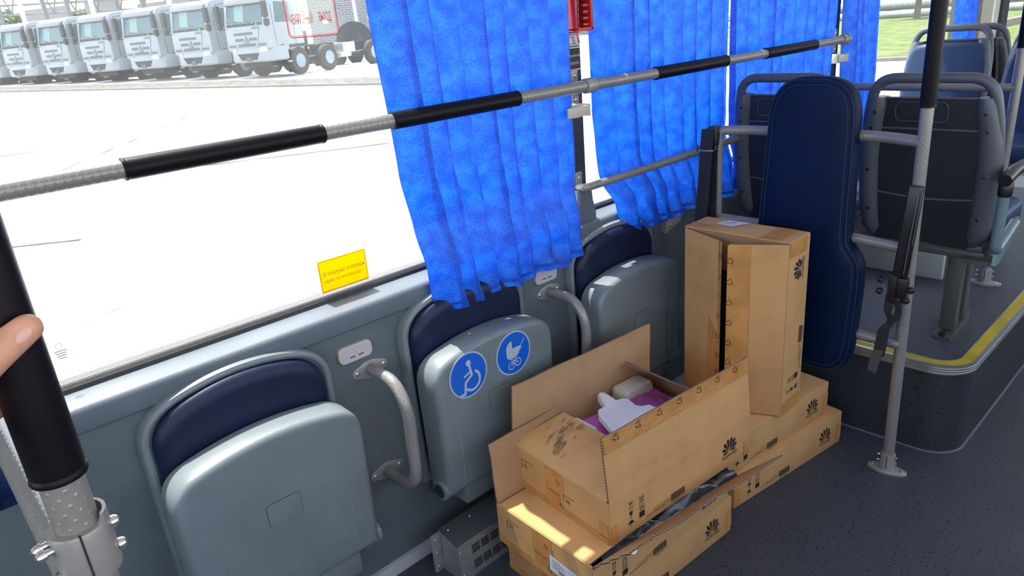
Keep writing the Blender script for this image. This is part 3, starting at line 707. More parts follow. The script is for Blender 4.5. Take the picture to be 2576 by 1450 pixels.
labs = ['folded grey wall seat nearest the camera with an empty outlined rectangle', 'folded grey wall seat with round blue wheelchair and pram signs', 'folded grey wall seat farthest along behind the upright carton']
fs = fold_seat(labs[0]); fs.location.x = 0.505; WM[fs] = Matrix.Translation(Vector((.505, 1.60, 0)))
seats = [fs]
for k in (1, 2):
    c = copy_tree(fs, loc=(0.505+.70*k, 1.60, 0), label=labs[k]); WM[c] = Matrix.Translation(Vector((0.505+.70*k, 1.60, 0))); seats.append(c)
def sign(cx, cz, polys, lab):
    y = 1.4448; S = .070
    d = part('round_sign', MB().loft(circle2(cx, cz, S, 44), [(0, y), (0, y-.0010)], lambda u, v, dd: (u, dd, v)), SIGNGREY, seats[1], label=lab)
    part('sign_field', MB().loft(circle2(cx, cz, S*.93, 44), [(0, y-.0010), (0, y-.0014)], lambda u, v, dd: (u, dd, v)), SIGNBLUE, d)
    part('pictogram', MB().flat(polys, (cx, y-.0017, cz), (S, 0, 0), (0, 0, S)), SIGNGREY, d, fix=False)
arc = [(.30+.44*math.cos(math.radians(a)), -.28+.44*math.sin(math.radians(a))) for a in range(60, -150, -12)]
wheelc = [circle2(.04, .52, .135, 18)]+stroke([(.06, .45), (.16, -.05), (-.20, -.28), (-.28, -.78), (-.52, -.76)], .11)+stroke([(.12, .12), (-.26, -.02)], .09)
arc2 = [(.14+.42*math.cos(math.radians(a)), -.30+.42*math.sin(math.radians(a))) for a in range(62, -152, -12)]
wheelc += stroke(arc2, .11)
pram = [[(-.42, .22), (-.40, .36), (-.32, .48), (-.20, .56), (-.08, .58), (-.06, .22)], [(-.42, .24), (-.06, .22), (.10, .24), (.44, .22), (.46, .10), (.10, -.20), (-.12, -.24), (-.40, -.10)]]
pram += stroke([(.44, .22), (.66, .50)], .045)+stroke([(-.38, -.12), (.16, -.46)], .04)+stroke([(.30, -.04), (-.16, -.52)], .04)
for cx, cz in ((-.18, -.54), (.20, -.48)): pram += ringpolys(circle2(cx, cz, .19, 22), circle2(cx, cz, .145, 22))+[circle2(cx, cz, .04, 10)]
sign(1.089, .622, wheelc, 'blue disc with a seated wheelchair user'); sign(1.266, .622, pram, 'blue disc with a baby carriage')

# ------------------------------------------------------------------ grab handles and sockets
def grab(x, label):
    t = thing('grab_handle', label, 'handle', (x, 1.60, .33), group='grab handles between the wall seats')
    pth = smoothpath([(x, 1.598, .684), (x, 1.556, .685), (x, 1.492, .680), (x, 1.452, .645), (x, 1.434, .590), (x, 1.437, .500), (x, 1.440, .420), (x, 1.462, .375), (x, 1.530, .347), (x, 1.598, .351)], 6)
    part('handle_tube', MB().tube(pth, .0165, 20), TUBE, t)
    for z in (.684, .351):
        hx, hz = .056, .020
        outl = [(hx*math.cos(a)*.26+(hx*.74 if math.cos(a) > 0 else -hx*.74), hz*.62*math.sin(a)) for a in [2*PI*k/24 for k in range(24)]]
        outl = []
        for k in range(28):
            a = 2*PI*k/28; ca, sa = math.cos(a), math.sin(a)
            w = .024*sa; xx = .056*ca
            wmax = .026 if abs(xx) < .012 else .026-(abs(xx)-.012)*.36
            outl.append((xx, max(-wmax, min(wmax, w*1.15))))
        f = part('flange', MB().loft([(x+a, z+b) for a, b in outl], [(0, 1.5998), (0, 1.5962), (.0015, 1.5955)], lambda u, v, d: (u, d, v)), STEELP, t)
        for s in (-1, 1): screw(f, (x+s*.042, 1.5955, z), (0, -1, 0), .0062)
    return t
grab(.868, 'dimpled grab handle lit by the sun between the near wall seat and signed seat')
grab(1.582, 'shaded dimpled grab handle just behind the open carton')
def usb(x, z, label):
    t = thing('usb_socket', label, 'socket', (x, 1.60, z-.023), group='charging sockets above the grab handles')
    part('socket_plate', MB().loft(rrect(x-.051, z-.0235, x+.051, z+.0235, .016), [(0, 1.5998), (0, 1.590), (.002, 1.588)], lambda u, v, d: (u, d, v)), BEIGE, t)
    part('socket_face', MB().loft(rrect(x-.044, z-.0185, x+.044, z+.0185, .012), [(0, 1.588), (0, 1.5872)], lambda u, v, d: (u, d, v)), LILAC, t)
    for s in (-.013, .013):
        p = part('usb_port', MB().loft(rrect(x+s-.009, z-.010, x+s+.009, z+.003, .001), [(0, 1.5875), (0, 1.5866)], lambda u, v, d: (u, d, v)), BEIGE, t)
        part('port_slot', MB().box((x+s-.0075, 1.5860, z-.0095), (x+s+.0075, 1.5868, z-.0060)), mat('dark_slot_plastic', (.05, .045, .04), .6), p)  # dark strip drawn as the slot of each port
usb(.830, .752, 'beige double charging socket beside the near wall seat')
usb(1.570, .748, 'beige double charging socket half covered by the curtain hem')

# ------------------------------------------------------------------ heater
he = thing('heater_box', 'galvanised floor heater with rows of vent slots under the signed seat', 'heater', (1.15, 1.45, 0))
part('heater_casing', MB().add([(.945, 1.395, 0), (1.40, 1.395, 0), (1.40, 1.492, 0), (.945, 1.492, 0), (.945, 1.405, .126), (1.40, 1.405, .126), (1.40, 1.492, .143), (.945, 1.492, .143)], [(0, 1, 5, 4), (1, 2, 6, 5), (2, 3, 7, 6), (3, 0, 4, 7), (4, 5, 6, 7), (3, 2, 1, 0)]), ZINC, he)
part('heater_top', MB().add([(.944, 1.404, .1265), (1.401, 1.404, .1265), (1.401, 1.493, .1438), (.944, 1.493, .1438), (.944, 1.404, .1285), (1.401, 1.404, .1285), (1.401, 1.493, .1458), (.944, 1.493, .1458)], [(0, 3, 2, 1), (4, 5, 6, 7), (0, 1, 5, 4), (1, 2, 6, 5), (2, 3, 7, 6), (3, 0, 4, 7)]), mat('dark_heater_sheet', (.10, .11, .115), .45, .5), he)
for row in range(2):
    for c in range(6):
        for k in range(4):
            z = (.075 if row == 0 else .022)+k*.0075; x = .995+c*.037
            yy = 1.395+.010*z/.126
            part('vent_slot', MB().box((x, yy-.0012, z), (x+.031, yy+.001, z+.0042), bev=.0005), INK, he)
br = part('heater_bracket', MB().loft(rrect(.912, .003, .944, .140, .006), [(0, 1.490), (0, 1.486)], lambda u, v, d: (u, d, v)), ZINC, he)
for z in (.020, .070, .118): screw(br, (.927, 1.486, z), (0, -1, 0), .006)
for x in (.965, 1.05): screw(he, (x, 1.470, .1416), (0, -.18, 1), .004)
for z in (.02, .10): screw(he, (.955, 1.3958+.008*z/.1, z), (0, -1, 0), .0035)

# ------------------------------------------------------------------ cartons
CARDEDGE2 = None
def mat_flute(name):
    m, nt, b = nodes_of(name); tc = N(nt, 'ShaderNodeTexCoord'); w = N(nt, 'ShaderNodeTexWave'); w.bands_direction = 'DIAGONAL'
    w.inputs['Scale'].default_value = 70; w.inputs['Distortion'].default_value = 1.5; w.inputs['Detail Scale'].default_value = 30
    nt.links.new(tc.outputs['Object'], w.inputs['Vector'])
    nt.links.new(ramp(nt, w.outputs['Fac'], [(0.42, (0.045, 0.030, 0.02)), (0.6, (0.36, 0.25, 0.145))]), b.inputs['Base Color'])
    b.inputs['Roughness'].default_value = 0.9; bump(nt, b, w.outputs['Fac'], 0.6, 0.002); MATS[name] = m; return m
FLUTE = mat_flute('corrugated_edge')
def slab(a, b, c, d, th=0.0055, sag=0.0, n=1, wob=0.0, seed=0):
    """card panel between hinge a-b and free edge d-c; returns MB with material index per face (0 outer, 1 inner, 2 edge)"""
    a, b, c, d = map(Vector, (a, b, c, d)); nn = (b-a).cross(d-a).normalized(); mb = MB(); nu, nv = 16, 5
    def P(u, v, s):
        p = (a*(1-u)+b*u)*(1-v)+(d*(1-u)+c*u)*v
        h = sag*math.sin(PI*v)*.5+wob*noise.noise((u*5, v*2, seed))*v
        return p+nn*(s*th/2+h)
    for s in (1, -1):
        for j in range(nv+1):
            for i in range(nu+1): mb.v.append(P(i/nu, j/nv, s))
    W = nu+1; K = W*(nv+1); mi = []
    for s in (0, 1):
        for j in range(nv):
            for i in range(nu):
                q = s*K+j*W+i; f = (q, q+1, q+W+1, q+W); mb.f.append(f if s == 0 else f[::-1]); mi.append(1 if s == 0 else 0)
    def edge(seq):
        for p, q in zip(seq, seq[1:]): mb.f.append((p, p+K, q+K, q)); mi.append(2)
    mi_h = len(mi); edge(list(range(W))); mi[mi_h:] = [0]*(len(mi)-mi_h); edge([nv*W+i for i in range(W)][::-1]); edge([j*W for j in range(nv+1)][::-1]); edge([j*W+nu for j in range(nv+1)])
    mb.mi = mi; return mb
def card_part(name, mb, parent, label=None, inner=None):
    o = part(name, mb, [CARD, inner or CARDIN, FLUTE], parent, local=True, label=label, sharp=0.5, fix=False)
    for p, i in zip(o.data.polygons, mb.mi): p.material_index = i
    return o
def merged(*mbs):
    r = MB(); r.mi = []
    for m in mbs: r.add(m.v, m.f); r.mi += m.mi
    return r
def petals():
    out = []
    for ang, ln, w in ((12, 1.0, .115), (36, .96, .120), (62, .82, .110), (88, .60, .085)):
        for s in (-1, 1):
            a = math.radians(ang)*s; ca, sa = math.cos(a), math.sin(a); pts = []
            for t, ww in ((.10, .0), (.35, .30), (.6, .72), (.8, 1.0), (.93, .85), (1.0, .35)):
                pts.append((t*ln, ww*w))
            poly = [(x, y) for x, y in pts]+[(x, -y) for x, y in pts[:0:-1]]
            out.append([(x*sa+y*ca, x*ca-y*sa) for x, y in poly])
    return out
PET = petals()
def prints(parent, O, ux, uz, icons=True, flap=0.0):
    """carton printing; O = lower left corner of the long face, ux along it, uz up"""
    O, ux, uz = Vector(O), Vector(ux), Vector(uz)
    at = lambda u, v: O+ux*u+uz*v
    mb = MB().flat([[(x*.046, y*.046) for x, y in p] for p in PET], at(.500, .051), ux, uz, .0007)
    part('printed_logo', mb, INK, parent, local=True, fix=False)
    tm = text_mb(MB(), 'HUAWEI', at(.500, .039), ux, uz, .0110, .070, .0007)
    text_mb(tm, '30010FWU', at(.266, .0085), ux, uz, .0052, .040, .0007); text_mb(tm, '16', at(.119, .0605), ux, uz, .010, .012, .0007)
    part('printed_lettering', tm, INK, parent, local=True, fix=False)
    bars = []; x = 0; rnd = random.Random(4)
    while x < .060:
        w = rnd.choice((.0008, .0012, .0020)); bars.append([(x, 0), (x+w, 0), (x+w, .023), (x, .023)]); x += w+rnd.choice((.0008, .0012))
    part('printed_barcode', MB().flat(bars, at(.235, .0145), ux, uz, .0007), INK, parent, local=True, fix=False)
    if not icons: return
    def ic(name, polys): part(name, MB().flat(polys, O, ux, uz, .0007), INK, parent, local=True, fix=False)
    ic('number_frame', ringpolys(rrect(.110, .0525, .128, .0695, .001, 2), rrect(.1112, .0537, .1268, .0683, .001, 2)))
    ic('printed_square', [[(.109, .030), (.129, .030), (.129, .048), (.109, .048)]])
    ic('bin_icon', stroke([(.108, .074), (.128, .098)], .0012)+stroke([(.108, .098), (.128, .074)], .0012)+stroke([(.112, .076), (.111, .094), (.126, .094), (.124, .076), (.112, .076)], .001))
    ar = stroke([(.069, .0765), (.085, .0765)], .0012)
    for q in (-.004, .004): ar += stroke([(.077+q, .078), (.077+q, .098)], .0013)+[[(.077+q-.003, .093), (.077+q+.003, .093), (.077+q, .101)]]
    ic('arrow_icon', ar)
    ic('goblet_icon', [[(.071, .069), (.083, .069), (.082, .060), (.079, .056), (.075, .056), (.072, .060)]]+stroke([(.077, .057), (.077, .048)], .0014)+stroke([(.072, .0475), (.082, .0475)], .0013))
    ic('umbrella_icon', [[(.077+.010*math.cos(PI*k/10), .030+.010*math.sin(PI*k/10)) for k in range(11)]]+stroke([(.077, .03), (.077, .020), (.080, .018)], .0012))
    fine = ringpolys(rrect(.168, .0235, .228, .0310, .0005, 2), rrect(.1688, .0243, .2272, .0302, .0005, 2))
    for k in range(9): fine.append([(.138+k*.0085, .018), (.143+k*.0085, .018), (.143+k*.0085, .0205), (.138+k*.0085, .0205)])
    for dx, dz in ((.058, .104), (.098, .104), (.056, .068), (.098, .062), (.060, .018), (.094, .024)): fine.append([(dx, dz), (dx+.002, dz), (dx+.002, dz+.002), (dx, dz+.002)])
    part('fine_print', MB().flat(fine, O, ux, uz, .0007), INK, parent, local=True, fix=False, kind='stuff')
BL, BH = 0.60, 0.13
def tapes(parent, rects, O, ux, uz, name='tape', m=None, lift=.0005):
    for r in rects: part(name, MB().flat([[(r[0], r[1]), (r[2], r[1]), (r[2], r[3]), (r[0], r[3])]], O, ux, uz, lift), m or TAPE, parent, local=True, fix=False)
def tri(mb_polys, cx, cyy, s, rot=0):
    pts = [(cx+s*math.cos(rot+2*PI*k/3+PI/2), cyy+s*math.sin(rot+2*PI*k/3+PI/2)) for k in range(3)]
    for k in range(3):
        a, b = pts[k], pts[(k+1) % 3]; q = lambda t: (a[0]+(b[0]-a[0])*t, a[1]+(b[1]-a[1])*t)
        mb_polys += stroke([q(.08), q(.72)], s*.16)
def marks(parent, spots, O, ux, uz, size, lift):
    for x, y, r in spots:
        pol = []; tri(pol, x, y, size, r); part('recycling_mark', MB().flat(pol, O, ux, uz, lift), INK, parent, local=True, fix=False)
def end_prints(t, W, x=0.0, word='CL'):
    """left end face (normal -x): bracket corner with letters"""
    O = Vector((x, W, 0)); ux, uz = Vector((0, -1, 0)), Vector((0, 0, 1))
    cl = MB().flat(stroke([(.045, .070), (.045, .100), (.095, .100)], .0014), O, ux, uz, .0009); text_mb(cl, 'CL', O+ux*.063+uz*.084, ux, uz, .011, .016, .0009)
    ml = MB().flat(stroke([(.225, .045), (.225, .070), (.268, .070)], .0014), O, ux, uz, .0009); text_mb(ml, 'ML', O+ux*.245+uz*.055, ux, uz, .011, .018, .0009)
    for m_ in (cl, ml): part('printed_letters', m_, INK, t, local=True, fix=False, kind='stuff')
    marks(t, [(.205, .098, .5), (.215, .028, 1.2)], O, ux, uz, .012, .0009)
    tapes(t, [(.15, .055, .225, .128), (.155, .001, .21, .06), (.0, .001, .15, .022), (.21, .001, W, .024), (W-.035, .02, W-.001, .062)], O, ux, uz)
def closed_carton(label, loc, rot, W=.37, end=True, front=True):
    t = thing('carton', label, 'box', loc, rot, group='brown cartons on the floor')
    part('carton_body', MB().box((0, 0, 0), (BL, W, BH), bev=.004), CARD, t, local=True)
    part('top_tape', MB().flat([[(-.0, W/2-.03), (BL, W/2-.03), (BL, W/2+.03), (0, W/2+.03)]], (0, 0, BH), (1, 0, 0), (0, 1, 0), .0006), TAPE, t, local=True, fix=False)
    tapes(t, [(.002, .004, .030, .075), (BL-.030, .02, BL-.002, .085)], (0, 0, 0), (1, 0, 0), (0, 0, 1))
    if front: prints(t, (0, 0, 0), (1, 0, 0), (0, 0, 1))
    if end: end_prints(t, W)
    return t
R = math.radians
closed_carton('closed brown carton on the floor at the bottom of the near stack', (1.060, .972, 0), R(-3.8))
closed_carton('closed brown carton on the floor nearest the base of the raised platform', (1.75, .977, 0), R(-8.4), end=False)
closed_carton('closed brown carton carrying the upright carton', (1.697, .991, BH), R(-6.3), end=False)

def open_tray(t, W, hl=BH, hf=None):
    hf = hf or hl
    tray = merged(slab((BL, 0, 0), (0, 0, 0), (0, 0, hl if hf == hl else hl-.015), (BL, 0, hf)), slab((0, W, 0), (BL, W, 0), (BL, W, hl), (0, W, hl)), slab((0, 0, 0), (0, W, 0), (0, W, hl), (0, 0, hl)), slab((BL, W, 0), (BL, 0, 0), (BL, 0, hl), (BL, W, hl)), slab((0, 0, .003), (BL, 0, .003), (BL, W, .003), (0, W, .003)))
    tray.mi = [0 if i == 2 else i for i in tray.mi]
    return card_part('carton_body', tray, t)
# carton A: middle of near stack, flaps open
WA = .37
ca = thing('carton', 'open brown carton in the middle of the near stack with a dark plastic bag inside', 'box', (1.038, .959, BH), R(-2.0), group='brown cartons on the floor')
open_tray(ca, WA, hf=.086)
card_part('end_flap', slab((0, .01, BH), (0, WA-.01, BH), (.185, WA-.012, BH-.004), (.185, .012, BH-.002)), ca)
card_part('end_flap', slab((BL, WA-.01, BH), (BL, .03, BH), (BL-.10, .04, BH-.006), (BL-.10, WA-.02, BH-.006)), ca)
card_part('long_flap', slab((0.0, WA, BH), (BL, WA, BH), (BL-.01, WA+.035, BH+.18), (.012, WA+.030, BH+.178), wob=.01, seed=2), ca)
# front flap, torn at its near end, folded out
ff = slab((BL, -.046, BH-.020), (.0, -.004, BH), (.045, -.085, .195), (.628, -.156, .212), wob=.006, seed=5)
card_part('long_flap', ff, ca)
part('torn_paper', MB().add([(.046, -.0885, .197), (.060, -.0905, .1985), (.052, -.0925, .192), (.066, -.0915, .1995), (.062, -.0935, .194)], [(0, 1, 2), (1, 3, 4, 2)]), PAPER, ca, local=True)
prints(ca, (0, -.0035, 0), (1, 0, 0), (0, 0, 1)); end_prints(ca, WA, -.0035)
tapes(ca, [(.002, .0, .030, .06)], (0, -.0035, 0), (1, 0, 0), (0, 0, 1))
lab = part('shipping_label', MB().flat([[(.215, .030), (.325, .025), (.330, .075), (.218, .082)]], (-.0035, WA, 0), (0, -1, 0), (0, 0, 1), .0016), PAPER, ca, local=True, fix=False, label='creased white shipping label')
lp = []
for k in range(5): lp += stroke([(.226, .070-k*.006), (.226+.03+.012*((k*7) % 3), .069-k*.006)], .0014)
lp += [[(.30, .030), (.318, .029), (.319, .042), (.301, .043)]]+[[(.250+.004*k, .036), (.252+.004*k, .036), (.252+.004*k, .046), (.250+.004*k, .046)] for k in range(9)]
part('label_print', MB().flat(lp, (-.0035, WA, 0), (0, -1, 0), (0, 0, 1), .0020), INK, lab, local=True, fix=False)
bag = MB().grid(lambda u, v: (.055+.54*u, .006-.056*u+(.055+.24*min(1, max(0, u-.22)*3))*v, BH-.010-.008*u-.030*max(0, 1-v*(3+9*u))+.010*noise.noise((u*9, v*6, 2))+.020*abs(noise.noise((u*13+v*4, v*5, 5)))+.02*noise.noise((u*4, v*3, 8))), 120, 60)
Ma = WM[ca]; bag.v = [Ma @ v for v in bag.v]
single('plastic_bag', bag, BAG, 'crumpled dark see-through plastic bag lying in the middle carton', 'bag', sharp=3.2)

# carton B: top of near stack, all flaps up
WB = .395
cb = thing('carton', 'open brown carton on top of the near stack showing pink wrap and foam', 'box', (1.127, .974, 2*BH), R(-5.0), group='brown cartons on the floor')
open_tray(cb, WB)
lfr = card_part('long_flap', slab((BL, 0, BH), (0, 0, BH), (.0, .018, BH+.186), (BL, .018, BH+.186), wob=.006, seed=1), cb)
lbk = card_part('long_flap', slab((0, WB, BH), (BL, WB, BH), (BL+.008, WB+.002, BH+.183), (.017, WB, BH+.182), wob=.006, seed=3), cb)
le = card_part('end_flap', slab((0, .008, BH), (0, WB-.008, BH), (.183, WB-.03, BH+.036), (.185, .014, BH+.030), sag=-.01), cb)
card_part('end_flap', slab((BL, WB-.012, BH), (BL, .012, BH), (.458, .03, BH+.100), (.466, WB-.02, BH+.100)), cb)
sm = []
rr = random.Random(3)
for k in range(46):
    x = .03+.13*rr.random(); y = .275+.035*rr.gauss(0, .6)+.25*(x-.1); L = .006+.024*rr.random(); w = .0008+.0026*rr.random()
    sm += stroke([(x, y), (x+L, y+L*.30)], w)
part('black_scuff', MB().flat(sm, (0, 0, BH+.0055), (1, 0, .175), (0, 1, 0), .006), mat('scuff_soot', (.15, .095, .055), .9), le, local=True, fix=False, kind='stuff')
prints(cb, (0, -.0035, 0), (1, 0, 0), (0, 0, 1)); end_prints(cb, WB, -.0035)
tapes(cb, [(.002, .0, .028, .055), (BL-.028, .0, BL-.002, .05)], (0, -.0035, 0), (1, 0, 0), (0, 0, 1))
nf = (Vector((0, .018, .186))).normalized()
tapes(lfr, [(.002, .140, BL-.002, .1855)], (0, -.0038, BH), (1, 0, 0), tuple(nf), lift=.0012)
marks(lfr, [(.045+.082*k, .174, PI/2) for k in range(7)], (0, -.0038, BH), (1, 0, 0), tuple(nf), .0135, .0022)
rr = random.Random(9); sc = []
for k in range(34):
    x = .03+.42*rr.random(); y = .148+.03*rr.random(); L = .006+.03*rr.random()
    sc += stroke([(x, y), (x+L*.5, y+.002*rr.random()), (x+L, y+.006*rr.random()-.002)], .0008)
part('tape_creases', MB().flat(sc, (0, -.0038, BH), (1, 0, 0), tuple(nf), .0024), mat('pale_tape_crease', (.62, .52, .40), .6), lfr, local=True, fix=False, kind='stuff')
Mb = WM[cb]
def inB(mb): mb.v = [Mb @ v for v in mb.v]; return mb
pk = MB().grid(lambda u, v: (.03+.54*u, .035+.325*v, .030+.105*min(1, 14*min(u, 1-u))*min(1, 9*min(v, 1-v))+.014*noise.noise((u*5, v*4, 1))+.010*abs(noise.noise((u*14+v*5, v*9, 4)))), 110, 70)
single('foil_wrapped_device', inB(pk), PINK, 'bulky item wrapped in crumpled pink foil inside the top carton', 'package', sharp=3.2)
cross = [(.331, .371), (.346, .377), (.358, .365), (.356, .338), (.350, .306), (.368, .300), (.381, .283), (.368, .240), (.376, .226), (.397, .216), (.402, .180), (.36, .11), (.24, .10), (.205, .16), (.225, .215), (.252, .287), (.269, .306), (.300, .304)][::-1]
single('foam_insert', inB(MB().loft(cross, [(.004, .138), (0, .142), (0, .162), (.004, .167)], lambda u, v, d: (u, v, d))), FOAM, 'flat white foam insert with a tab lying on the pink foil', 'foam')
single('foam_block', inB(MB().loft(rrect(.40, .305, .53, .385, .018), [(0, .06), (0, .150), (.006, .160), (.016, .164)], lambda u, v, d: (u, v, d))), PULP, 'beige foam corner block at the back of the top carton', 'foam')
single('foam_block', inB(MB().loft(rrect(.195, .245, .245, .345, .014), [(0, .08), (0, .142), (.005, .150)], lambda u, v, d: (u-.03, v+.0, d))), FOAM, 'small white foam piece beside the folded-in end flap', 'foam')

# carton E: standing upright with ajar flaps facing the camera side
ce = thing('carton', 'upright brown carton standing with its flaps ajar in front of the blue backrest', 'box', (1.968, .945, 2*BH), 0.0, group='brown cartons on the floor')
TH_, WE, HE = .13, .365, .60
body = merged(slab((TH_, WE, 0), (TH_, 0, 0), (TH_, 0, HE), (TH_, WE, HE)), slab((TH_, 0, 0), (0, 0, 0), (0, 0, HE), (TH_, 0, HE)), slab((0, WE, 0), (TH_, WE, 0), (TH_, WE, HE), (0, WE, HE)), slab((0, 0, HE), (0, WE, HE), (TH_, WE, HE), (TH_, 0, HE)), slab((0, 0, .003), (TH_, 0, .003), (TH_, WE, .003), (0, WE, .003)))
body.mi = [0 if i == 2 else i for i in body.mi]
card_part('carton_body', body, ce)
fl1 = card_part('long_flap', slab((0, WE, .004), (0, WE, HE-.004), (-.046, WE-.156, HE-.012), (-.040, WE-.158, .004)), ce)
fl2 = card_part('long_flap', slab((0, 0, HE-.004), (0, 0, .004), (-.070, .153, .004), (-.080, .153, HE-.006)), ce)
card_part('end_flap', slab((0.004, .01, HE-.006), (0.004, WE-.01, HE-.006), (.06, WE-.012, HE-.15), (.06, .012, HE-.15)), ce)
single_core = part('inner_block', MB().box((.03, .012, .012), (TH_-.008, WE-.012, HE-.16)), mat('near_black_fill', (.012, .008, .014), .8), ce, local=True)  # plain near-black block filling the carton behind the flap gap
# printing on the narrow side (normal -y): box lies on its end, so the long direction runs up
Os, uxs, uzs = Vector((TH_, -.0035, 0)), Vector((0, 0, 1)), Vector((-1, 0, 0))
prints(ce, Os, uxs, uzs)
tapes(ce, [(0, .0, .045, .12), (.55, .02, .598, .128)], Os, uxs, uzs)
d2 = Vector((-.082, .160, 0)).normalized(); n2 = d2.cross(Vector((0, 0, 1)))
o2 = Vector((0, 0, 0))+Vector((-.0035, -.002, 0))
ux2 = Vector((d2.x, d2.y, 0)); # along flap towards free edge; facing -x
tapes(fl2, [(-.178, .006, -.110, HE-.008)], o2+Vector((0, 0, 0)), tuple(-ux2), (0, 0, 1), lift=.0012)
marks(fl2, [(-.170, .05+.070*k, -.5) for k in range(8)], tuple(o2), tuple(-ux2), (0, 0, 1), .0145, .0022)
d1 = Vector((-.044, -.170, 0)).normalized()
tapes(fl1, [(.115, .006, .172, HE-.014)], (-.0035, WE, 0), tuple(d1), (0, 0, 1), lift=.0012)
marks(fl1, [(.163, .045+.070*k, .4) for k in range(8)], (-.0035, WE, 0), tuple(d1), (0, 0, 1), .0135, .0022)
# top: tape and label
tapes(ce, [(.0, .03, .13, .10), (.0, .26, .05, .36)], (0, 0, HE+.003), (1, 0, 0), (0, 1, 0), lift=.0006)
lab = part('shipping_label', MB().flat([[(.068, .295), (.062, .230), (.128, .196), (.118, .275)]], (0, 0, HE+.003), (1, 0, 0), (0, 1, 0), .0012), PAPER, ce, local=True, fix=False)
part('label_print', MB().flat(stroke([(.085, .27), (.105, .235)], .003)+stroke([(.08, .25), (.09, .235)], .002)+stroke([(.10, .26), (.115, .24)], .0015), (0, 0, HE+.003), (1, 0, 0), (0, 1, 0), .0018), INK, lab, local=True, fix=False)

# ------------------------------------------------------------------ poles, restraint frame, backrest
def base_flange(parent, x, y, z0=0.0, r=.0175, ang=0.0):
    c, s = math.cos(ang), math.sin(ang); outl = []
    for k in range(28):
        a = 2*PI*k/28; ca, sa = math.cos(a), math.sin(a); xx = .062*ca
        wmax = .030 if abs(xx) < .016 else .030-(abs(xx)-.016)*.42
        yy = max(-wmax, min(wmax, .034*sa)); outl.append((x+xx*c-yy*s, y+xx*s+yy*c))
    fl = part('base_flange', MB().loft(outl, [(0, z0), (0, z0+.008), (.003, z0+.011)], lambda u, v, d: (u, v, d)), STEELP, parent)
    part('base_socket', MB().lathe([(r+.010, .006), (r+.007, .016), (r+.0058, .066), (r+.004, .071), (r, .071)], (x, y, z0), (0, 0, 1), 22), STEELP, fl)
    part('socket_slit', MB().box((x-.0252, y-.0008-.004, z0+.022), (x-.0215, y+.0008-.004, z0+.068)), INK, fl)
    for sgn in (-1, 1): screw(fl, (x+sgn*.046*c, y+sgn*.046*s, z0+.011), (0, 0, 1), .0075)
    for zz in (.034, .056):
        screw(fl, (x+.004, y-.0245, z0+zz), (0, -1, 0), .005); screw(fl, (x-.004, y+.0245, z0+zz), (0, 1, 0), .004, h=.010)
st = thing('stanchion', 'grey pole standing on the floor in front of the platform with a black upper grip', 'pole', (2.262, .697, 0))
PXc, PYc = 2.262, .697
part('pole_tube', MB().tube([(PXc+.010, PYc, .004), (2.240, PYc, 1.10), (2.222, PYc, 2.28)], .0175, 20), TUBE, st)
part('grip_sleeve', sleeve_mb((2.237, PYc, 1.231), (2.2225, PYc, 2.16)), SLEEVE, st, label='long black plastic grip sleeve')
base_flange(st, PXc+.009, PYc, 0, ang=R(96))
BX = 2.262
part('crossbar', MB().tube(fillet([(2.238, PYc, 1.133), (2.292, .83, 1.133), (2.292, 1.26, 1.133), (BX, 1.372, 1.131), (BX+.004, 1.372, .35)], [.05, .05, .03]), .0165, 18), TUBE, st)
part('crossbar', MB().tube([(2.246, PYc, .806), (2.272, .86, .808), (2.272, 1.2, .81), (BX, 1.372, .812)], .0165, 18), TUBE, st)
part('crossbar', MB().tube(fillet([(2.252, PYc, .486), (2.252, .80, .486), (2.275, 1.10, .50), (BX, 1.372, .50)], [.06, .06]), .0165, 18), TUBE, st)
# wheelchair backrest pad
PC = 1.035
def pad_outline(n=10):
    prof = [(.348, .130), (.360, .160), (.385, .186), (.44, .203), (.60, .208), (.68, .208), (.73, .203), (.765, .186), (.795, .163), (.83, .155), (1.0, .149), (1.16, .144), (1.215, .140), (1.26, .126), (1.292, .100), (1.308, .066), (1.313, .03)]
    right = [(-w, z) for z, w in prof]; left = [(w, z) for z, w in prof][::-1]
    # smooth with catmull
    P = smoothpath([Vector((x, z, 0)) for x, z in right+left], 3)
    return [(p.x, p.y) for p in P]
PO = pad_outline()
def pad3(u, v, d):
    t = (v-.34)/.97; return (2.196+.050*t+d, PC+u, v)
bp = thing('backrest_pad', 'tall padded navy blue wheelchair backrest with stitched edge on the restraint frame', 'backrest', (2.23, PC, .34))
part('pad_body', MB().loft(PO, [(.010, .062), (.002, .056), (0, .046), (0, .014), (.004, .004), (.010, .0005), (.014, .0025), (.017, .0002), (.024, -.003), (.06, -.006)], pad3), PADB, bp, sharp=1.3)
def stitch_line(ins, dz):
    mbx = MB().loft(PO, [(ins, dz), (ins, dz)], pad3, False, False); n = len(PO); pts = mbx.v[:n]; out = MB()
    acc = 0
    for i in range(n):
        a, b = pts[i], pts[(i+1) % n]; L = (b-a).length; k = max(1, round(L/.0062))
        for j in range(k): p, q = a.lerp(b, (j+.1)/k), a.lerp(b, (j+.72)/k); out.tube([p, q], .00075, 5, uv=False)
    return out
s_ = part('stitching', stitch_line(.006, .0022), STITCH, bp, label='double row of pale blue stitches', kind='stuff')
part('stitching', stitch_line(.022, -.0035), STITCH, bp, kind='stuff')
for z in (.50, .81, 1.13): part('pad_clamp', MB().box((2.25, PC-.05, z-.02), (2.285, PC+.05, z+.02), bev=.004), BLACK, bp)

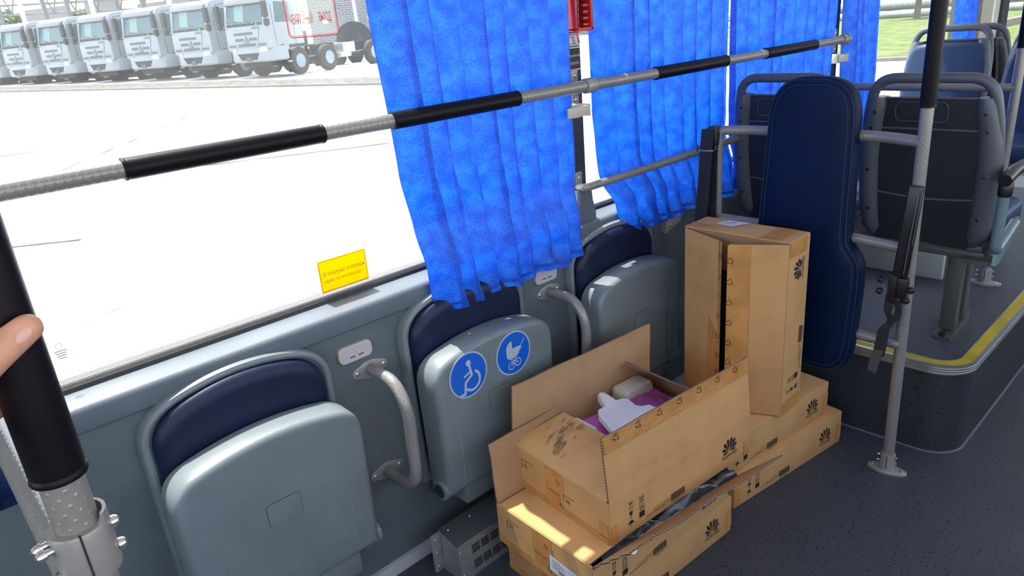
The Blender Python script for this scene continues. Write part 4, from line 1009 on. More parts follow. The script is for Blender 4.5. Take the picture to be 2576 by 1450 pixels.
# seat belts
sb = thing('seat_belt', 'black seat belt hanging from the top corner of the restraint frame', 'belt', (2.25, 1.375, .70))
def ribbon(path, wid, side, th=.0016):
    P = smoothpath(path, 8); S = Vector(side).normalized(); mb = MB(); n = len(P)
    for i, p in enumerate(P):
        T = (P[min(i+1, n-1)]-P[max(i-1, 0)]).normalized(); nn = T.cross(S).normalized()
        w = wid(i/(n-1)) if callable(wid) else wid
        mb.v += [p+S*w/2+nn*th/2, p-S*w/2+nn*th/2, p-S*w/2-nn*th/2, p+S*w/2-nn*th/2]
    for i in range(n-1):
        for k in range(4): mb.f.append((i*4+k, i*4+(k+1) % 4, i*4+4+(k+1) % 4, i*4+4+k))
    mb.f += [(0, 1, 2, 3)[::-1], tuple(4*(n-1)+k for k in range(4))]
    return mb
yb = 1.392
part('belt_guide', MB().loft([(1.362, 1.082), (1.425, 1.074), (1.420, 1.115), (1.405, 1.140), (1.388, 1.150), (1.370, 1.148), (1.358, 1.125)], [(.004, 2.275), (0, 2.268), (0, 2.232), (.004, 2.226)], lambda u, v, d: (d, u, v)), BLACK, sb)
part('belt_ring', MB().tube(fillet([(2.226, 1.360, 1.085), (2.222, 1.358, 1.066), (2.220, 1.432, 1.062), (2.224, 1.430, 1.082)], .006), .004, 8), BLACK, sb)
part('ring_bar', MB().tube([(2.219, 1.364, 1.066), (2.217, 1.426, 1.063)], .0032, 8), CHROME, sb)
part('webbing', ribbon([(2.226, 1.392, 1.14), (2.219, 1.394, 1.066), (2.214, 1.398, .95), (2.208, 1.405, .82), (2.204, 1.409, .765)], .050, (0, 1, -.02)), WEB, sb)
part('webbing', ribbon([(2.244, 1.382, 1.10), (2.240, 1.380, .95), (2.234, 1.378, .79)], .046, (.25, 1, 0)), WEB, sb)
part('belt_tongue', MB().box((2.192, 1.374, .738), (2.216, 1.446, .776), bev=.006), BLACK, sb)
part('tongue_blade', MB().box((2.203, 1.398, .690), (2.206, 1.424, .740)), CHROME, sb)
part('belt_retractor', MB().box((2.215, 1.352, .690), (2.29, 1.450, .775), bev=.012), BLACK, sb)
bm_ = single('wall_anchor', MB().loft([(2.28+a, .755+b) for a, b in ((-.05, -.03), (.05, .0), (.05, .02), (-.02, .03), (-.05, .01))], [(0, 1.5995), (0, 1.575), (.004, 1.570)], lambda u, v, d: (u, d, v)), STEELP, 'grey metal belt anchor plate on the wall behind the retractor', 'anchor')
screw(bm_, (2.255, 1.570, .755), (0, -1, 0), .007)
bm_ = single('wall_anchor', MB().loft([(2.19+a, .545+b) for a, b in ((-.05, -.03), (.05, .0), (.05, .02), (-.02, .03), (-.05, .01))], [(0, 1.5995), (0, 1.575), (.004, 1.570)], lambda u, v, d: (u, d, v)), STEELP, 'lower grey metal anchor plate on the wall beside the upright carton', 'anchor')
screw(bm_, (2.165, 1.570, .545), (0, -1, 0), .007)
b2 = thing('seat_belt', 'black belt buckle sheath and knotted strap tied to the floor pole', 'belt', (2.225, .70, .42))
A_, B_ = Vector((2.213, .692, 1.012)), Vector((2.214, .709, .728)); ax = (B_-A_)
zd = ax.normalized(); xd = Vector((-.93, -.36, 0)); xd = (xd-zd*xd.dot(zd)).normalized(); yd = zd.cross(xd); Ls = ax.length
Mx = Matrix.Translation(A_) @ Matrix((xd, yd, zd)).transposed().to_4x4()
part('buckle_sheath', MB().box((-.013, -.021, 0), (.013, .021, Ls), Mx, bev=.006), BLACK, b2)
part('sheath_groove', MB().box((-.0005, -.0036, .01), (.0150, -.0022, Ls*.62), Mx), CHROME, b2)
part('sheath_groove', MB().box((-.0005, .0050, .03), (.0146, .0062, Ls*.95), Mx), STEELP, b2)
n_before = len(b2.children)
part('pole_clamp', MB().box((2.212, .700, .655), (2.252, .742, .722), bev=.004), BLACK, b2)
part('clamp_plate', MB().box((2.204, .727, .640), (2.228, .752, .735), bev=.003), BLACK, b2)
for y, z in ((.768, .706), (.769, .668)): part('cap_nut', MB().lathe([(.011, 0), (.011, .008), (.009, .014), (.004, .017)], (2.216, y-.012, z), (0, 1, .05), 12), BLACK, b2)
for y, z in ((.690, .690), (.700, .654)): part('cap_nut', MB().lathe([(.011, 0), (.011, .007), (.008, .012), (.003, .014)], (2.214, y, z), (-.6, -.75, 0), 12), BLACK, b2)
part('strap', ribbon([(2.212, .738, .660), (2.210, .745, .610), (2.214, .733, .575), (2.210, .748, .545), (2.208, .752, .500), (2.204, .755, .455)], lambda t: .036-.016*math.sin(PI*min(1, t*1.5)), (.1, 1, .1), .003), WEB, b2)
part('strap', ribbon([(2.214, .724, .652), (2.206, .712, .610), (2.208, .735, .570)], .022, (.3, 1, .2), .003), WEB, b2)
part('strap_end', MB().loft([(.740, .475), (.772, .470), (.784, .395), (.757, .388)], [(0, 2.206), (0, 2.202)], lambda u, v, d: (d, u, v)), mat('smoky_plastic_tab', (.07, .075, .08), .25), b2)
for ch in list(b2.children)[n_before:]: ch.location.y = -.013
# second pole with crossbar on the platform
s2 = thing('stanchion', 'grey pole standing on the platform behind the aisle seat', 'pole', (3.36, .742, PZ))
part('pole_tube', MB().tube([(3.355, .742, PZ+.004), (3.372, .742, 2.28)], .0175, 20), TUBE, s2)
part('grip_sleeve', sleeve_mb((3.365, .742, 1.30), (3.370, .742, 2.1)), SLEEVE, s2)
base_flange(s2, 3.355, .742, PZ, ang=R(96))
part('crossbar', MB().tube([(3.362, .742, 1.152), (3.36, 1.58, 1.155)], .0165, 16), TUBE, s2)

# ------------------------------------------------------------------ passenger seats (local: faces +x, z from the platform)
def hw(z):
    pts = [(.35, .180), (.37, .196), (.42, .208), (.52, .219), (.66, .2225), (.76, .214), (.84, .198), (.93, .180)]
    for (a, va), (b, vb) in zip(pts, pts[1:]):
        if z <= b: t = max(0, (z-a)/(b-a)); return va+(vb-va)*t
    return pts[-1][1]
def xb(z): return -.075*(z-.36)/.57
def passenger_seat(label):
    t = thing('bus_seat', label, 'seat', (0, 0, 0), group='grey and blue bus seats on the platform')
    zs = [.352, .36, .375, .40, .44, .50, .58, .66, .74, .80, .845, .870]
    part('back_panel', MB().grid(lambda u, v: ((lambda z: (xb(z)+.006+.004*math.cos(PI*(u-.5)), (u-.5)*2*.80*hw(z), z))(.355+.515*v)), 14, 24), DARKP, t, local=True)
    for s in (-1, 1):
        mb = MB(); K = 16
        for z in zs:
            h = hw(z); e = min(1, (z-.345)/.05, (.885-z)/.03+.35); rx, ry = .040*max(.25, e), (.165*h)*max(.5, e)
            for k in range(K):
                a = 2*PI*k/K; mb.v.append(Vector((xb(z)+.024+rx*math.cos(a), s*(.835*h+ry*math.sin(a)), z)))
        for i in range(len(zs)-1):
            for k in range(K): k2 = (k+1) % K; mb.f.append((i*K+k, i*K+k2, (i+1)*K+k2, (i+1)*K+k))
        mb.f += [tuple(range(K))[::-1], tuple((len(zs)-1)*K+k for k in range(K))]
        b = part('side_bolster', mb, SHELLP, t, local=True)
        for z in (.47, .615, .765, .82):
            yy = s*(.835-.02)*hw(z); part('bolster_screw', MB().lathe([(.0055, 0), (.0055, .002), (.003, .001)], (xb(z)+.024-.0395, yy, z), (-1, 0, 0), 10), BLACK, b, local=True)
    for z, w in ((.868, .0), (.765, .004), (.535, .004)):
        part('panel_ridge', MB().tube([(xb(z)+.006+.004*math.cos(PI*(u-.5)), (u-.5)*2*.72*hw(z), z-.012*math.sin(PI*u)*(1 if z < .6 else 0)) for u in [k/12 for k in range(13)]], .0035, 8, uv=False), SHELLP, t, local=True)
    part('recess_outline', MB().tube([(xb(p[1])+.0062, p[0], p[1]) for p in rrect(-.055, .790, .105, .855, .02)+[rrect(-.055, .790, .105, .855, .02)[0]]], .0016, 6, uv=False), SHELLP, t, local=True)
    rail = fillet([(xb(.62)+.022, -.205, .66), (xb(.80)+.018, -.196, .80), (xb(.92)+.012, -.172, .932), (xb(.92)+.012, .172, .932), (xb(.80)+.018, .196, .80), (xb(.62)+.022, .205, .66)], [.05, .075, .075, .05], 8)
    part('grab_rail', MB().tube(rail, .0172, 16), SHELLP, t, local=True)
    part('back_cushion', MB().loft([(y, z) for y, z in [( .175*c, zz) for c, zz in ()]] or [(-.175, .40), (.175, .40), (.203, .50), (.210, .62), (.200, .76), (.184, .82), (.160, .852), (.10, .862), (-.10, .862), (-.160, .852), (-.184, .82), (-.200, .76), (-.210, .62), (-.203, .50)], [(0, .040), (0, .062), (.008, .076), (.018, .081), (.032, .0835)], lambda u, v, d: (xb(v)+d, u, v)), CUSH, t, local=True, sharp=1.2)
    part('cushion_seam', MB().tube([(xb(.70)+.0862, -.07, .70), (xb(.70)+.0862, .07, .70)], .0028, 6, uv=False), NAVY, t, local=True)
    part('seat_cushion', MB().loft(rrect(.06, -.205, .47, .205, .06), [(.012, .372), (0, .385), (0, .428), (.010, .445), (.04, .450)], lambda u, v, d: (u, v, d)), CUSH, t, local=True, sharp=1.2)
    part('seat_pan', MB().box((.01, -.195, .345), (.45, .195, .374), bev=.008), SHELLP, t, local=True)
    part('seat_beam', MB().box((.02, -.20, .318), (.40, .195, .346), bev=.004), LEGP, t, local=True)
    for x in (.055, .150): part('leg', MB().box((x, -.135, .030), (x+.042, -.085, .322), bev=.003), LEGP, t, local=True)
    fp = part('foot_plate', MB().add([(.025, -.135, .001), (.235, -.135, .001), (.235, -.075, .001), (.025, -.075, .001), (.025, -.135, .010), (.235, -.135, .055), (.235, -.075, .055), (.025, -.075, .010)], [(3, 2, 1, 0), (4, 5, 6, 7), (0, 1, 5, 4), (1, 2, 6, 5), (2, 3, 7, 6), (3, 0, 4, 7)]), LEGP, t, local=True)
    part('foot_bolt', MB().lathe([(.012, 0), (.012, .007), (.007, .010)], (.036, -.105, .012), (-.2, 0, 1), 10), BLACK, fp, local=True)
    return t
P = passenger_seat('grey backed aisle seat directly behind the floor pole, seen from the rear')
P.location = (2.665, .806, PZ); WM[P] = Matrix.Translation(Vector((2.665, .806, PZ)))
copy_tree(P, loc=(2.685, 1.318, PZ), label='grey backed window seat half hidden behind the blue backrest')
copy_tree(P, loc=(4.52, 1.345, PZ+.05), rot=PI, label='blue cushioned window seat facing the camera with sunlight on its edge')
copy_tree(P, loc=(4.30, .800, PZ+.05), rot=PI, label='dark blue cushioned aisle seat facing the camera behind the platform pole')
copy_tree(P, loc=(4.70, 1.290, PZ+.05), label='grey seat standing back to back behind the sunlit blue seat')
# armrest and side bracket of the aisle seat
arm = fillet([(-.11, -.252, .630), (-.02, -.254, .645), (.10, -.254, .640), (.26, -.254, .625)], .04)
part('armrest', MB().tube([Vector(p) for p in arm], .022, 12, radii=[.020]*len(arm), uv=False), BLACK, P, local=True)
part('armrest_cap', MB().lathe([(.018, 0), (.021, .01), (.020, .045), (.014, .055)], (-.085, -.252, .575), (0, 0, 1), 14), BLACK, P, local=True)
part('armrest_post', MB().tube(fillet([(-.085, -.252, .60), (-.088, -.250, .405), (-.06, -.250, .39), (.12, -.250, .44)], .03), .0165, 14, uv=False), BLUEGREY, P, local=True)
sbk = part('side_bracket', MB().loft([(-.03, .325), (.02, .322), (.20, .39), (.20, .44), (.10, .43), (-.02, .375)], [(0, -.235), (0, -.247)], lambda u, v, d: (u, d, v)), BLUEGREY, P, local=True)
part('bracket_arm', MB().box((-.02, -.235, .318), (.06, -.15, .332)), LEGP, P, local=True)
for x, z in ((.06, .385), (.13, .41)): part('bracket_bolt', MB().lathe([(.007, 0), (.006, .004), (.003, .006)], (x, -.247, z), (0, -1, 0), 10), CHROME, sbk, local=True)

# ------------------------------------------------------------------ near pole with clamp, and the hand on it
NX, NY = .0475, .6485
npl = thing('stanchion', 'thick black gripped pole close to the camera with a bolted clamp', 'pole', (NX, NY, 0))
part('pole_tube', MB().tube([(NX, NY-.006, .004), (NX, NY, 1.2), (NX, NY+.004, 2.28)], .0175, 24), TUBE, npl)
part('grip_sleeve', sleeve_mb((NX, NY, 1.222), (NX, NY+.004, 2.15), .0215), SLEEVE, npl)
base_flange(npl, NX, NY-.006)
cl = part('pole_clamp', MB().lathe([(.0178, 0), (.0235, .001), (.0245, .004), (.0245, .048), (.0235, .051), (.0178, .052)], (NX, NY, 1.122), (0, 0, 1), 28), STEELP, npl)
part('clamp_shell', MB().loft([(NX-.003+a, NY+b) for a, b in [(.0275*math.cos(math.radians(q)), .0265*math.sin(math.radians(q))) for q in range(-40, 125, 15)]+[(.0246*math.cos(math.radians(q)), .0246*math.sin(math.radians(q))) for q in range(110, -41, -15)]], [(0, 1.126), (0, 1.182)], lambda u, v, d: (u, v, d)), STEELP, npl)
part('clamp_split', MB().box((NX-.004, NY-.0254, 1.122), (NX-.0024, NY-.022, 1.1745)), INK, cl)
for dx, dy, z in ((.026, -.003, 1.162), (.026, -.004, 1.138)): part('clamp_bolt', MB().lathe([(.0055, 0), (.0055, .003), (.004, .0055), (.0015, .0065)], (NX+dx*.93, NY+dy, z), (1, -.2, 0), 12), CHROME, cl)
for dx, dy, z in ((-.025, .002, 1.165), (-.024, -.006, 1.162), (-.024, -.004, 1.132)): part('clamp_bolt', MB().lathe([(.0035, 0), (.0035, .006), (.0052, .006), (.0052, .010), (.0035, .013), (.001, .014)], (NX+dx*.95, NY+dy, z), (-1, -.15, 0), 12), CHROME, cl)
part('crossbar', MB().tube([(NX-.012, NY+.015, 1.118), (NX-.014, 1.50, 1.108)], .0165, 18), TUBE, npl)
er, ef = Vector((.9973, -.073, 0)), Vector((.073, .9973, 0)); PCx = Vector((NX, NY+.002, 0))
def hp(r, f, z): return PCx+er*r+ef*f+Vector((0, 0, z))
def capsule(mb, p, q, r0, r1, seg=16):
    p, q = Vector(p), Vector(q); L = (q-p).length; n = 5
    prof = [(r0*math.sin(PI/2*k/n), -r0*math.cos(PI/2*k/n)) for k in range(n+1)]+[(r1*math.cos(PI/2*k/n), L+r1*math.sin(PI/2*k/n)) for k in range(n+1)]
    mb.lathe(prof, p, q-p, seg)
def voxel_union(name, mb, vox=.0021, it=7):
    me = mesh_from(name, mb, SKIN); o = bpy.data.objects.new(name, me); COL.objects.link(o)
    rm = o.modifiers.new('r', 'REMESH'); rm.mode = 'VOXEL'; rm.voxel_size = vox
    sm = o.modifiers.new('s', 'SMOOTH'); sm.factor = .5; sm.iterations = it
    bpy.context.view_layer.update()
    ev = bpy.data.meshes.new_from_object(o.evaluated_get(bpy.context.evaluated_depsgraph_get()))
    bpy.data.objects.remove(o); out = MB(); out.v = [v.co.copy() for v in ev.vertices]; out.f = [tuple(p.vertices) for p in ev.polygons]; bpy.data.meshes.remove(ev)
    return out
hm_ = MB(); WR = hp(-.112, -.046, 1.288); EL = hp(-.30, -.26, 1.09)
capsule(hm_, EL, hp(-.165, -.105, 1.235), .041, .031); capsule(hm_, hp(-.165, -.105, 1.235), WR, .031, .0255)
for k in range(4):
    z = (1.350, 1.328, 1.306, 1.286)[k]; q = (.0094, .0098, .0092, .0082)[k]; ln = (.97, 1.03, 1.0, .90)[k]
    K1, P1, P2, P3 = hp(-.054, .008+.003*(k in (1, 2)), z), hp(-.025*ln, .0345, z-.002), hp(-.0015, .0345+.001*k*0, z-.004), hp(.0135*ln, .0300, z-.006)
    capsule(hm_, WR+Vector((0, 0, .016-.011*k)), K1, .0155, .0125)
    capsule(hm_, K1, P1, q*1.22, q*1.05); capsule(hm_, P1, P2, q*1.05, q*.95); capsule(hm_, P2, P3, q*.95, q*.80)
capsule(hm_, WR, hp(-.072, -.010, 1.312), .022, .017)
T_ = [hp(-.094, -.046, 1.302), hp(-.044, -.0385, 1.333), hp(-.0095, -.0360, 1.3535), hp(.0125, -.0315, 1.3640)]
for (p, q, r0, r1) in ((T_[0], T_[1], .0195, .0160), (T_[1], T_[2], .0158, .0132), (T_[2], T_[3], .0132, .0112)): capsule(hm_, p, q, r0, r1)
capsule(hm_, T_[1], hp(-.056, .0, 1.345), .0125, .0115)
hand = voxel_union('hand', hm_)
V = [EL]*10
hand_v = [v.copy() for v in hand.v]; hand_f = list(hand.f)
pr = thing('person', 'left hand gripping the black near pole, thumb across the front', 'person', tuple(V[9]))
part('hand', hand, SKIN, pr, sharp=3.2)
from mathutils.bvhtree import BVHTree
bvh = BVHTree.FromPolygons([tuple(v) for v in hand_v], hand_f)
tip = hp(.0090, -.070, 1.3630)
def on_thumb(a, b):
    h = bvh.ray_cast(tip+er*a+Vector((0, 0, b)), ef)[0]
    return tuple((h if h else tip+er*a+Vector((0, 0, b))+ef*.025)-ef*.0005)
nm = MB(); K = 18
rings_ = [[on_thumb(.0058*q*math.cos(2*PI*k/K), .0044*q*math.sin(2*PI*k/K)+.35*.0058*q*math.cos(2*PI*k/K)) for k in range(K)] for q in (1, .7, .35)]
nm.v = [Vector(p) for r in rings_ for p in r]+[Vector(on_thumb(0, 0))]
nm.f = [(i*K+k, i*K+(k+1) % K, (i+1)*K+(k+1) % K, (i+1)*K+k) for i in range(2) for k in range(K)]+[(2*K+k, 2*K+(k+1) % K, 3*K) for k in range(K)]
part('thumbnail', nm, NAIL, pr, sharp=3.2)
part('sleeve_cuff', MB().tube([hp(-.215, -.163, 1.180), hp(-.30, -.26, 1.09), hp(-.40, -.37, .985)], .045, 18, radii=[.045, .052, .060], uv=False), SHIRT, pr)

# ------------------------------------------------------------------ parked trucks
TW = mat('truck_white_paint', (.25, .275, .30), .4, var=.05, scale=1)
TD = mat('truck_dark_plastic', (.018, .02, .022), .6)
TG = mat('truck_grey_visor', (.075, .08, .095), .5)
TGL = mat('truck_windscreen', (.055, .10, .115), .2, spec=.5)
TCUR = mat('pale_cab_curtain', (.17, .27, .26), .8)
TYRE = mat('tyre_rubber', (.026, .024, .022), .85, var=.3, scale=8)
RIM = mat('grey_blue_rim', (.20, .25, .29), .5, var=.15)
HEAD = mat('headlamp_lens', (.38, .40, .40), .2, spec=.6)
CHAS = mat('chassis_dark', (.014, .016, .017), .7)
def truck(label):
    t = thing('truck', label, 'truck', (0, 0, 0), 0, group='white trucks parked in a row')
    L = lambda mb, n, m, par=None, **k: part(n, mb, m, par or t, local=True, **k)
    S3 = lambda u, v, d: (u, d, v)
    prof = [(.0, 1.15), (-.02, 1.35), (.02, 2.20), (.20, 3.02), (.30, 3.20), (.55, 3.30), (1.85, 3.38), (2.02, 3.30), (2.08, 3.1), (2.08, 1.12), (1.98, 1.02), (.9, 1.02), (.82, 1.25)]
    cab = L(MB().loft(prof, [(.10, -1.22), (.03, -1.20), (0, -1.10), (0, 1.10), (.03, 1.20), (.10, 1.22)], S3), 'cab_body', TW)
    def fpt(y, z, o=.02):
        for (x0, z0), (x1, z1) in zip(prof[:5], prof[1:6]):
            if z0 <= z <= z1: return (x0+(x1-x0)*(z-z0)/(z1-z0)-o, y, z)
        return (0-o, y, z)
    def fquad(y0, y1, z0, z1, o=.02): return MB().grid(lambda u, v: fpt(y0+(y1-y0)*u, z0+(z1-z0)*v, o), 4, 4)
    ws = L(fquad(-1.02, 1.02, 2.22, 2.95, .012), 'windscreen', TGL)
    L(fquad(.02, .55, 2.28, 2.90, .018), 'cab_curtain', TCUR, ws)
    L(MB().loft(rrect(-1.08, 2.92, 1.08, 3.17, .08), [(0, .16), (0, .06), (.03, .03)], lambda u, v, d: (d+.18*(v-2.92)/.25, u, v)), 'sun_visor', TG)
    L(fquad(-1.02, 1.02, 2.10, 2.20, .02), 'wiper_panel', TD)
    for y in (-.55, .1, .62): L(MB().tube([fpt(y, 2.15, .05), fpt(y+.42, 2.30, .04)], .016, 6, uv=False), 'wiper', TD)
    for z, y0, y1 in ((1.80, -.42, .68), (1.57, -.62, -.16), (1.57, .16, .64), (1.35, -.50, .52)):
        L(MB().loft(rrect(y0, z-.055, y1, z+.055, .04), [(0, -.01), (0, -.050)], lambda u, v, d: (d, u, v)), 'grille_slot', TG)
    L(MB().loft([(-.78, 1.93), (.84, 1.93), (.62, 1.20), (-.56, 1.20)], [(0, .02), (0, -.03), (.03, -.04)], lambda u, v, d: (d, u, v)), 'grille_panel', TW)
    L(MB().loft([(-.14, 1.42), (.14, 1.42), (.04, 1.70), (-.04, 1.70)], [(0, -.03), (.01, -.07)], lambda u, v, d: (d, u, v)), 'emblem', mat('emblem_blue_grey', (.12, .16, .20), .3, .4))
    bo = [(.95, 1.26), (.55, 1.29), (.18, 1.22), (.0, 1.02), (-.07, .6), (-.08, 0), (-.07, -.6), (.0, -1.02), (.18, -1.22), (.55, -1.29), (.95, -1.26)]
    bu = L(MB().loft(bo, [(.06, .66), (.0, .72), (0, 1.14), (.05, 1.24)], lambda u, v, d: (u, v, d)), 'bumper', TW)
    L(MB().loft([(-.62, 1.02), (.62, 1.02), (.44, .76), (-.44, .76)], [(0, -.06), (0, -.088)], lambda u, v, d: (d, u, v)), 'bumper_intake', TD, bu)
    L(MB().box((-.11, -.14, .70), (-.07, .14, .88)), 'plate_holder', TG, bu)
    for s in (-1, 1):
        yy = s*.93
        h = L(MB().loft([(s*.68, 1.04), (s*1.04, 1.04), (s*1.04, 1.27), (s*.66, 1.22)], [(0, .04), (0, -.075), (.02, -.09)], lambda u, v, d: (d+.22*max(0, abs(u)-.62), u, v)), 'headlamp', HEAD)
        for dy in (.08, .2, .3): L(MB().lathe([(.055, 0), (.05, .02)], (-.05+.22*dy, s*(.66+dy), 1.15), (-1, 0, 0), 10), 'lamp_bulb', CHROME, h)
        L(MB().loft([(s*.74, .80), (s*1.0, .80), (s*1.0, .92), (s*.72, .92)], [(0, .03), (0, -.05)], lambda u, v, d: (d+.22*max(0, abs(u)-.62), u, v)), 'fog_lamp', HEAD)
        L(MB().box((-.05, s*.86-.2, 1.31), (.06, s*.86+.2, 1.38)), 'corner_slot', TG)
        m = L(MB().box((-.18, s*1.36-.11, 2.36), (.02, s*1.36+.11, 2.98), bev=.05), 'mirror', TD)
        L(MB().box((-.16, s*1.36-.10, 2.04), (.02, s*1.36+.10, 2.30), bev=.04), 'mirror', TD)
        L(MB().tube([(.15, s*1.16, 3.08), (-.08, s*1.36, 3.04), (-.08, s*1.36, 2.0), (.10, s*1.18, 2.06)], .025, 6, uv=False), 'mirror_arm', TD)
        sw = L(MB().loft([(.52, 2.15), (1.42, 2.15), (1.42, 2.92), (.62, 2.95)], [(0, s*1.205), (0, s*1.222)], S3), 'side_window', TGL)
        L(MB().box((.40, s*1.19, 1.28), (.425, s*1.225, 2.85)), 'door_gap', TG); L(MB().box((1.52, s*1.19, 1.05), (1.545, s*1.225, 2.85)), 'door_gap', TG)
        L(MB().box((1.05, s*1.20, .98), (1.95, s*1.26, 1.05)), 'sill_step', TD)
        L(MB().box((.95, s*1.10, .55), (1.05, s*1.28, .62)), 'cab_step', HEAD)
        for ax in (1.60, 3.45, 6.7, 8.05):
            w = L(MB().lathe([(.24, .16), (.27, .15), (.29, .0), (.50, .0), (.555, .05), (.565, .10), (.565, .22), (.555, .27), (.50, .32), (.28, .32)], (ax, s*1.26, .565), (0, -s, 0), 26), 'wheel', TYRE)
            L(MB().lathe([(.02, .055), (.10, .055), (.13, .09), (.22, .11), (.27, .03), (.29, .0), (.30, .02)], (ax, s*1.262, .565), (0, -s, 0), 20), 'rim', RIM, w)
            for k in range(8):
                a = 2*PI*k/8; L(MB().lathe([(.032, 0), (.032, .02)], (ax+.19*math.cos(a), s*(1.262-.098), .565+.19*math.sin(a)), (0, s, 0), 8), 'rim_hole', TD, w)
        L(MB().loft([(2.05+.0, 1.25), (2.20, 1.20), (2.28, .75), (2.22, .75), (2.12, 1.12), (1.1, 1.12), (1.1, 1.25)], [(0, s*.85), (0, s*1.24)], S3), 'mudguard', TD)
        L(MB().box((1.95, s*.40-.06, .80), (9.0, s*.40+.06, 1.12)), 'chassis_beam', CHAS)
    L(MB().box((.3, -.75, .45), (2.0, .75, 1.05)), 'engine_block', CHAS)
    L(MB().box((2.2, -.5, .85), (3.0, .5, 1.75)), 'air_filter_stack', TD)
    for x in (1.6, 3.45, 6.7, 8.05): L(MB().tube([(x, -.95, .56), (x, .95, .56)], .12, 8, uv=False), 'axle', CHAS)
    L(MB().box((4.5, -1.20, .68), (5.35, -.62, 1.12), bev=.03), 'fuel_tank', ZINC)
    for k in range(3): L(MB().tube([(4.25, -1.15+.17*k, .60), (4.95, -1.15+.17*k, .60)], .11, 12, uv=False), 'air_tank', HEAD)
    tm = text_mb(MB(), 'SINOTRUK', (.0, -.62, 2.00), (0, -1, 0), (.03, 0, 1), .085, .46, .03, bold=.02)
    L(tm, 'lettering', TG, fix=False)
    L(MB().lathe([(.05, 0), (.045, .01)], (-.02, -.70, 2.13), (-1, 0, 0), 8), 'green_badge', mat('green_badge', (.10, .42, .20), .5))
    L(MB().box((2.10, -1.27, 1.00), (2.22, -1.23, 1.08)), 'side_marker', mat('orange_lens', (.65, .14, .03), .3))
    return t
tl = ['white truck partly behind the red exit sticker with side wheels in view', 'second white truck in the row counting from the red exit sticker', 'third white truck in the row counting from the red exit sticker', 'fourth white truck in the row counting from the red exit sticker', 'fifth white truck in the row counting from the red exit sticker', 'sixth white truck in the row counting from the red exit sticker', 'last white truck of the row, cut by the edge of the photo']
tk = truck(tl[0])
for k in range(7):
    p = T0+TL*3.41*k; z = gz(p.x, p.y)-.17
    z = 0.19+.019*k
    if k == 0: tk.location = (p.x, p.y, z); tk.rotation_euler = (0, 0, TH)
    else: copy_tree(tk, loc=(p.x, p.y, z), rot=TH, label=tl[k])

# ------------------------------------------------------------------ yard background
def mat_brick(name):
    m, nt, b = nodes_of(name); tc = N(nt, 'ShaderNodeTexCoord'); br = N(nt, 'ShaderNodeTexBrick'); br.inputs['Scale'].default_value = 1.0
    mp = N(nt, 'ShaderNodeMapping'); mp.inputs['Rotation'].default_value = (PI/2, 0, 0); nt.links.new(tc.outputs['Object'], mp.inputs[0]); nt.links.new(mp.outputs[0], br.inputs[0])
    br.inputs['Color1'].default_value = (.10, .105, .12, 1); br.inputs['Color2'].default_value = (.14, .14, .15, 1); br.inputs['Mortar'].default_value = (.30, .30, .30, 1)
    br.inputs['Brick Width'].default_value = .5; br.inputs['Row Height'].default_value = .16; br.inputs['Mortar Size'].default_value = .016
    nt.links.new(br.outputs[0], b.inputs['Base Color']); b.inputs['Roughness'].default_value = .9; MATS[name] = m; return m
bw = thing('brick_building', 'dark grey brick building behind the parked trucks', 'building', (36, 46, 0), R(-41))
part('brick_wall', MB().box((-10, 0, -.5), (12, 5, 9)), mat_brick('dark_brick'), bw, local=True)
for k in range(6): part('wall_vent', MB().box((-9+3.4*k, -.06, 2.6), (-8.6+3.4*k, .05, 2.9)), HEAD, bw, local=True)
gp = mat('gantry_steel', (.12, .12, .13), .6); gpl = mat('gantry_pale_post', (.42, .41, .40), .6)
gy = thing('steel_gantry', 'open steel frame structure with lattice beams behind the truck row', 'structure', (20, 66, 0)); 
g0, g1 = Vector((11.0, 86.0, 0)), Vector((26.0, 56.0, 0))
for k in range(13):
    p = g0.lerp(g1, k/12); part('gantry_post', MB().box((p.x-.16, p.y-.16, gz(0, p.y)-.2), (p.x+.16, p.y+.16, 11.5)), gpl if k % 3 == 0 else gp, gy)
dg = (g1-g0).normalized(); off = Vector((-dg.y, dg.x, 0))
for z in (3.6, 4.5, 5.3, 6.1, 7.2, 8.4):
    a, b = g0+off*.5, g1+off*.5; part('gantry_beam', MB().tube([(a.x, a.y, z+1.6), (b.x, b.y, z)], .09, 6, uv=False), gp, gy)
for k in range(26):
    if k in (1, 2, 3, 6, 7): continue
    a = g0.lerp(g1, k/26)+off*.5; b = g0.lerp(g1, (k+1)/26)+off*.5; zz = 4.6+1.6*(1-k/26)
    part('gantry_brace', MB().tube([(a.x, a.y, zz if k % 2 else zz+2.4), (b.x, b.y, zz+2.4 if k % 2 else zz)], .06, 5, uv=False), gp, gy)
for k, (f0, f1, z0, z1) in enumerate(((.17, .34, 3.0, 6.2), (.40, .52, 2.5, 7.5), (.58, .80, 2.5, 5.6), (.84, 1.0, 2.0, 7.0))):
    a = g0.lerp(g1, f0)+off*2.2; b = g0.lerp(g1, f1)+off*2.2; q = off*.2
    part('gantry_wall_panel', MB().add([(a.x, a.y, z0), (b.x, b.y, z0), (b.x, b.y, z1), (a.x, a.y, z1), (a.x+q.x, a.y+q.y, z0), (b.x+q.x, b.y+q.y, z0), (b.x+q.x, b.y+q.y, z1), (a.x+q.x, a.y+q.y, z1)], [(3, 2, 1, 0), (4, 5, 6, 7), (0, 1, 5, 4), (1, 2, 6, 5), (2, 3, 7, 6), (3, 0, 4, 7)]), mat('faded_grey_sheet', (.22, .225, .24), .7), gy)
lp_ = thing('lamp_post', 'pale lamp post in front of the brick building', 'lamp post', (26.2, 42.2, 0))
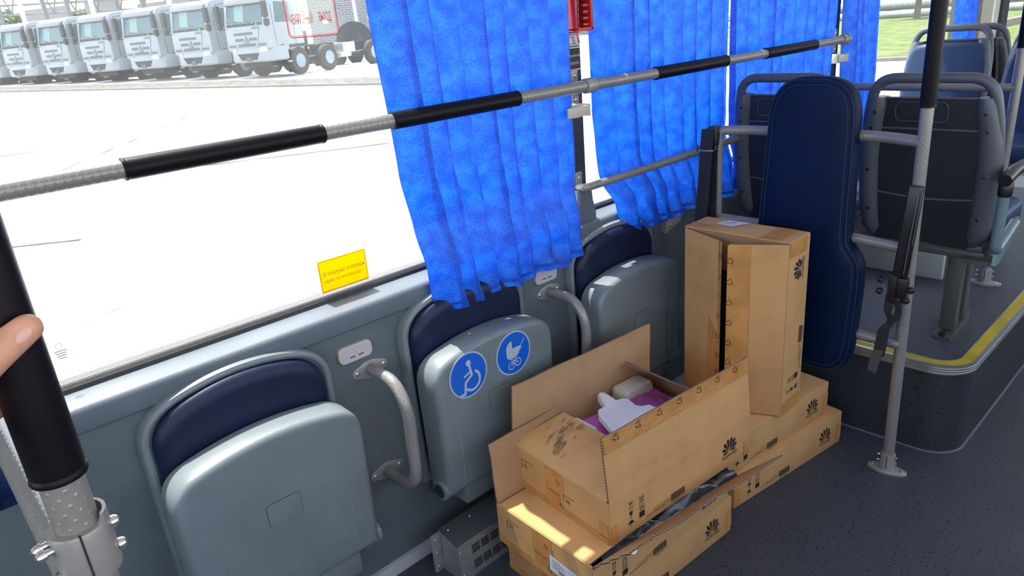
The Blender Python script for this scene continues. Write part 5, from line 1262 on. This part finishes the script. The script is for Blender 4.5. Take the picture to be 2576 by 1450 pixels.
part('post', MB().tube([(26.2, 42.2, .3), (26.7, 43.3, 8)], .11, 10, uv=False), gpl, lp_); part('post_base', MB().lathe([(.5, 0), (.4, .2), (.14, .35)], (26.2, 42.2, 1.2), (0, 0, 1), 10), gp, lp_)
for i, (x, y, lab) in enumerate(((23.6, 38.6, 'dark cable drum near the trucks by the brick building'), (26.6, 38.0, 'dark cable drum half hidden by the first curtain'))):
    d_ = thing('cable_drum', lab, 'drum', (x, y, gz(x, y)), group='cable drums in the yard')
    A = Vector((.6, .8, 0)).normalized()
    for s in (-.45, .45): part('drum_disc', MB().lathe([(1.0, 0), (1.0, .1)], (x+A.x*s, y+A.y*s, gz(x, y)+1.0), tuple(A), 24), CHAS, d_)
    part('drum_core', MB().lathe([(.55, 0), (.55, .9)], (x-A.x*.45, y-A.y*.45, gz(x, y)+1.0), tuple(A), 16), TG, d_)
LEAF = mat_ground('tree_leaves', ((.05, .09, .025), (.10, .16, .05), (.16, .23, .08)), 3.0)
def tree(x, y, h, r, label, seed):
    t = thing('tree', label, 'tree', (x, y, 0), group='trees beyond the yard')
    part('trunk', MB().tube([(x, y, -.3), (x+.1, y, h*.55)], .18, 8, radii=[.22, .12], uv=False), mat('bark', (.10, .075, .05), .9), t)
    mb = MB(); rd = random.Random(seed)
    for k in range(520):
        a, bb, rr_ = rd.random()*2*PI, math.acos(2*rd.random()-1), r*(.55+.45*rd.random())
        c = Vector((x+rr_*math.sin(bb)*math.cos(a), y+rr_*math.sin(bb)*math.sin(a), h*.68+h*.32*rr_/r*math.cos(bb)))
        u = Vector((rd.gauss(0, 1), rd.gauss(0, 1), rd.gauss(0, 1))).normalized()*r*.14; w = u.cross(Vector((rd.gauss(0, 1), rd.gauss(0, 1), rd.gauss(0, 1)))).normalized()*r*.10
        mb.add([c-u-w, c+u-w, c+u+w, c-u+w], [(0, 1, 2, 3)])
    part('crown', mb, LEAF, t, kind='stuff')
tree(19.5, 118, 8.2, 3.6, 'green tree far behind the left end of the gantry', 1); tree(28.5, 112, 7.8, 3.2, 'second green tree farther right beyond the gantry posts', 2)
tree(66, 17.2, 6.5, 3.5, 'leafy green tree beyond the far end window', 3)
tree(50, 16.8, 4.0, 2.0, 'bushy green tree low beyond the sliding window bar', 4)
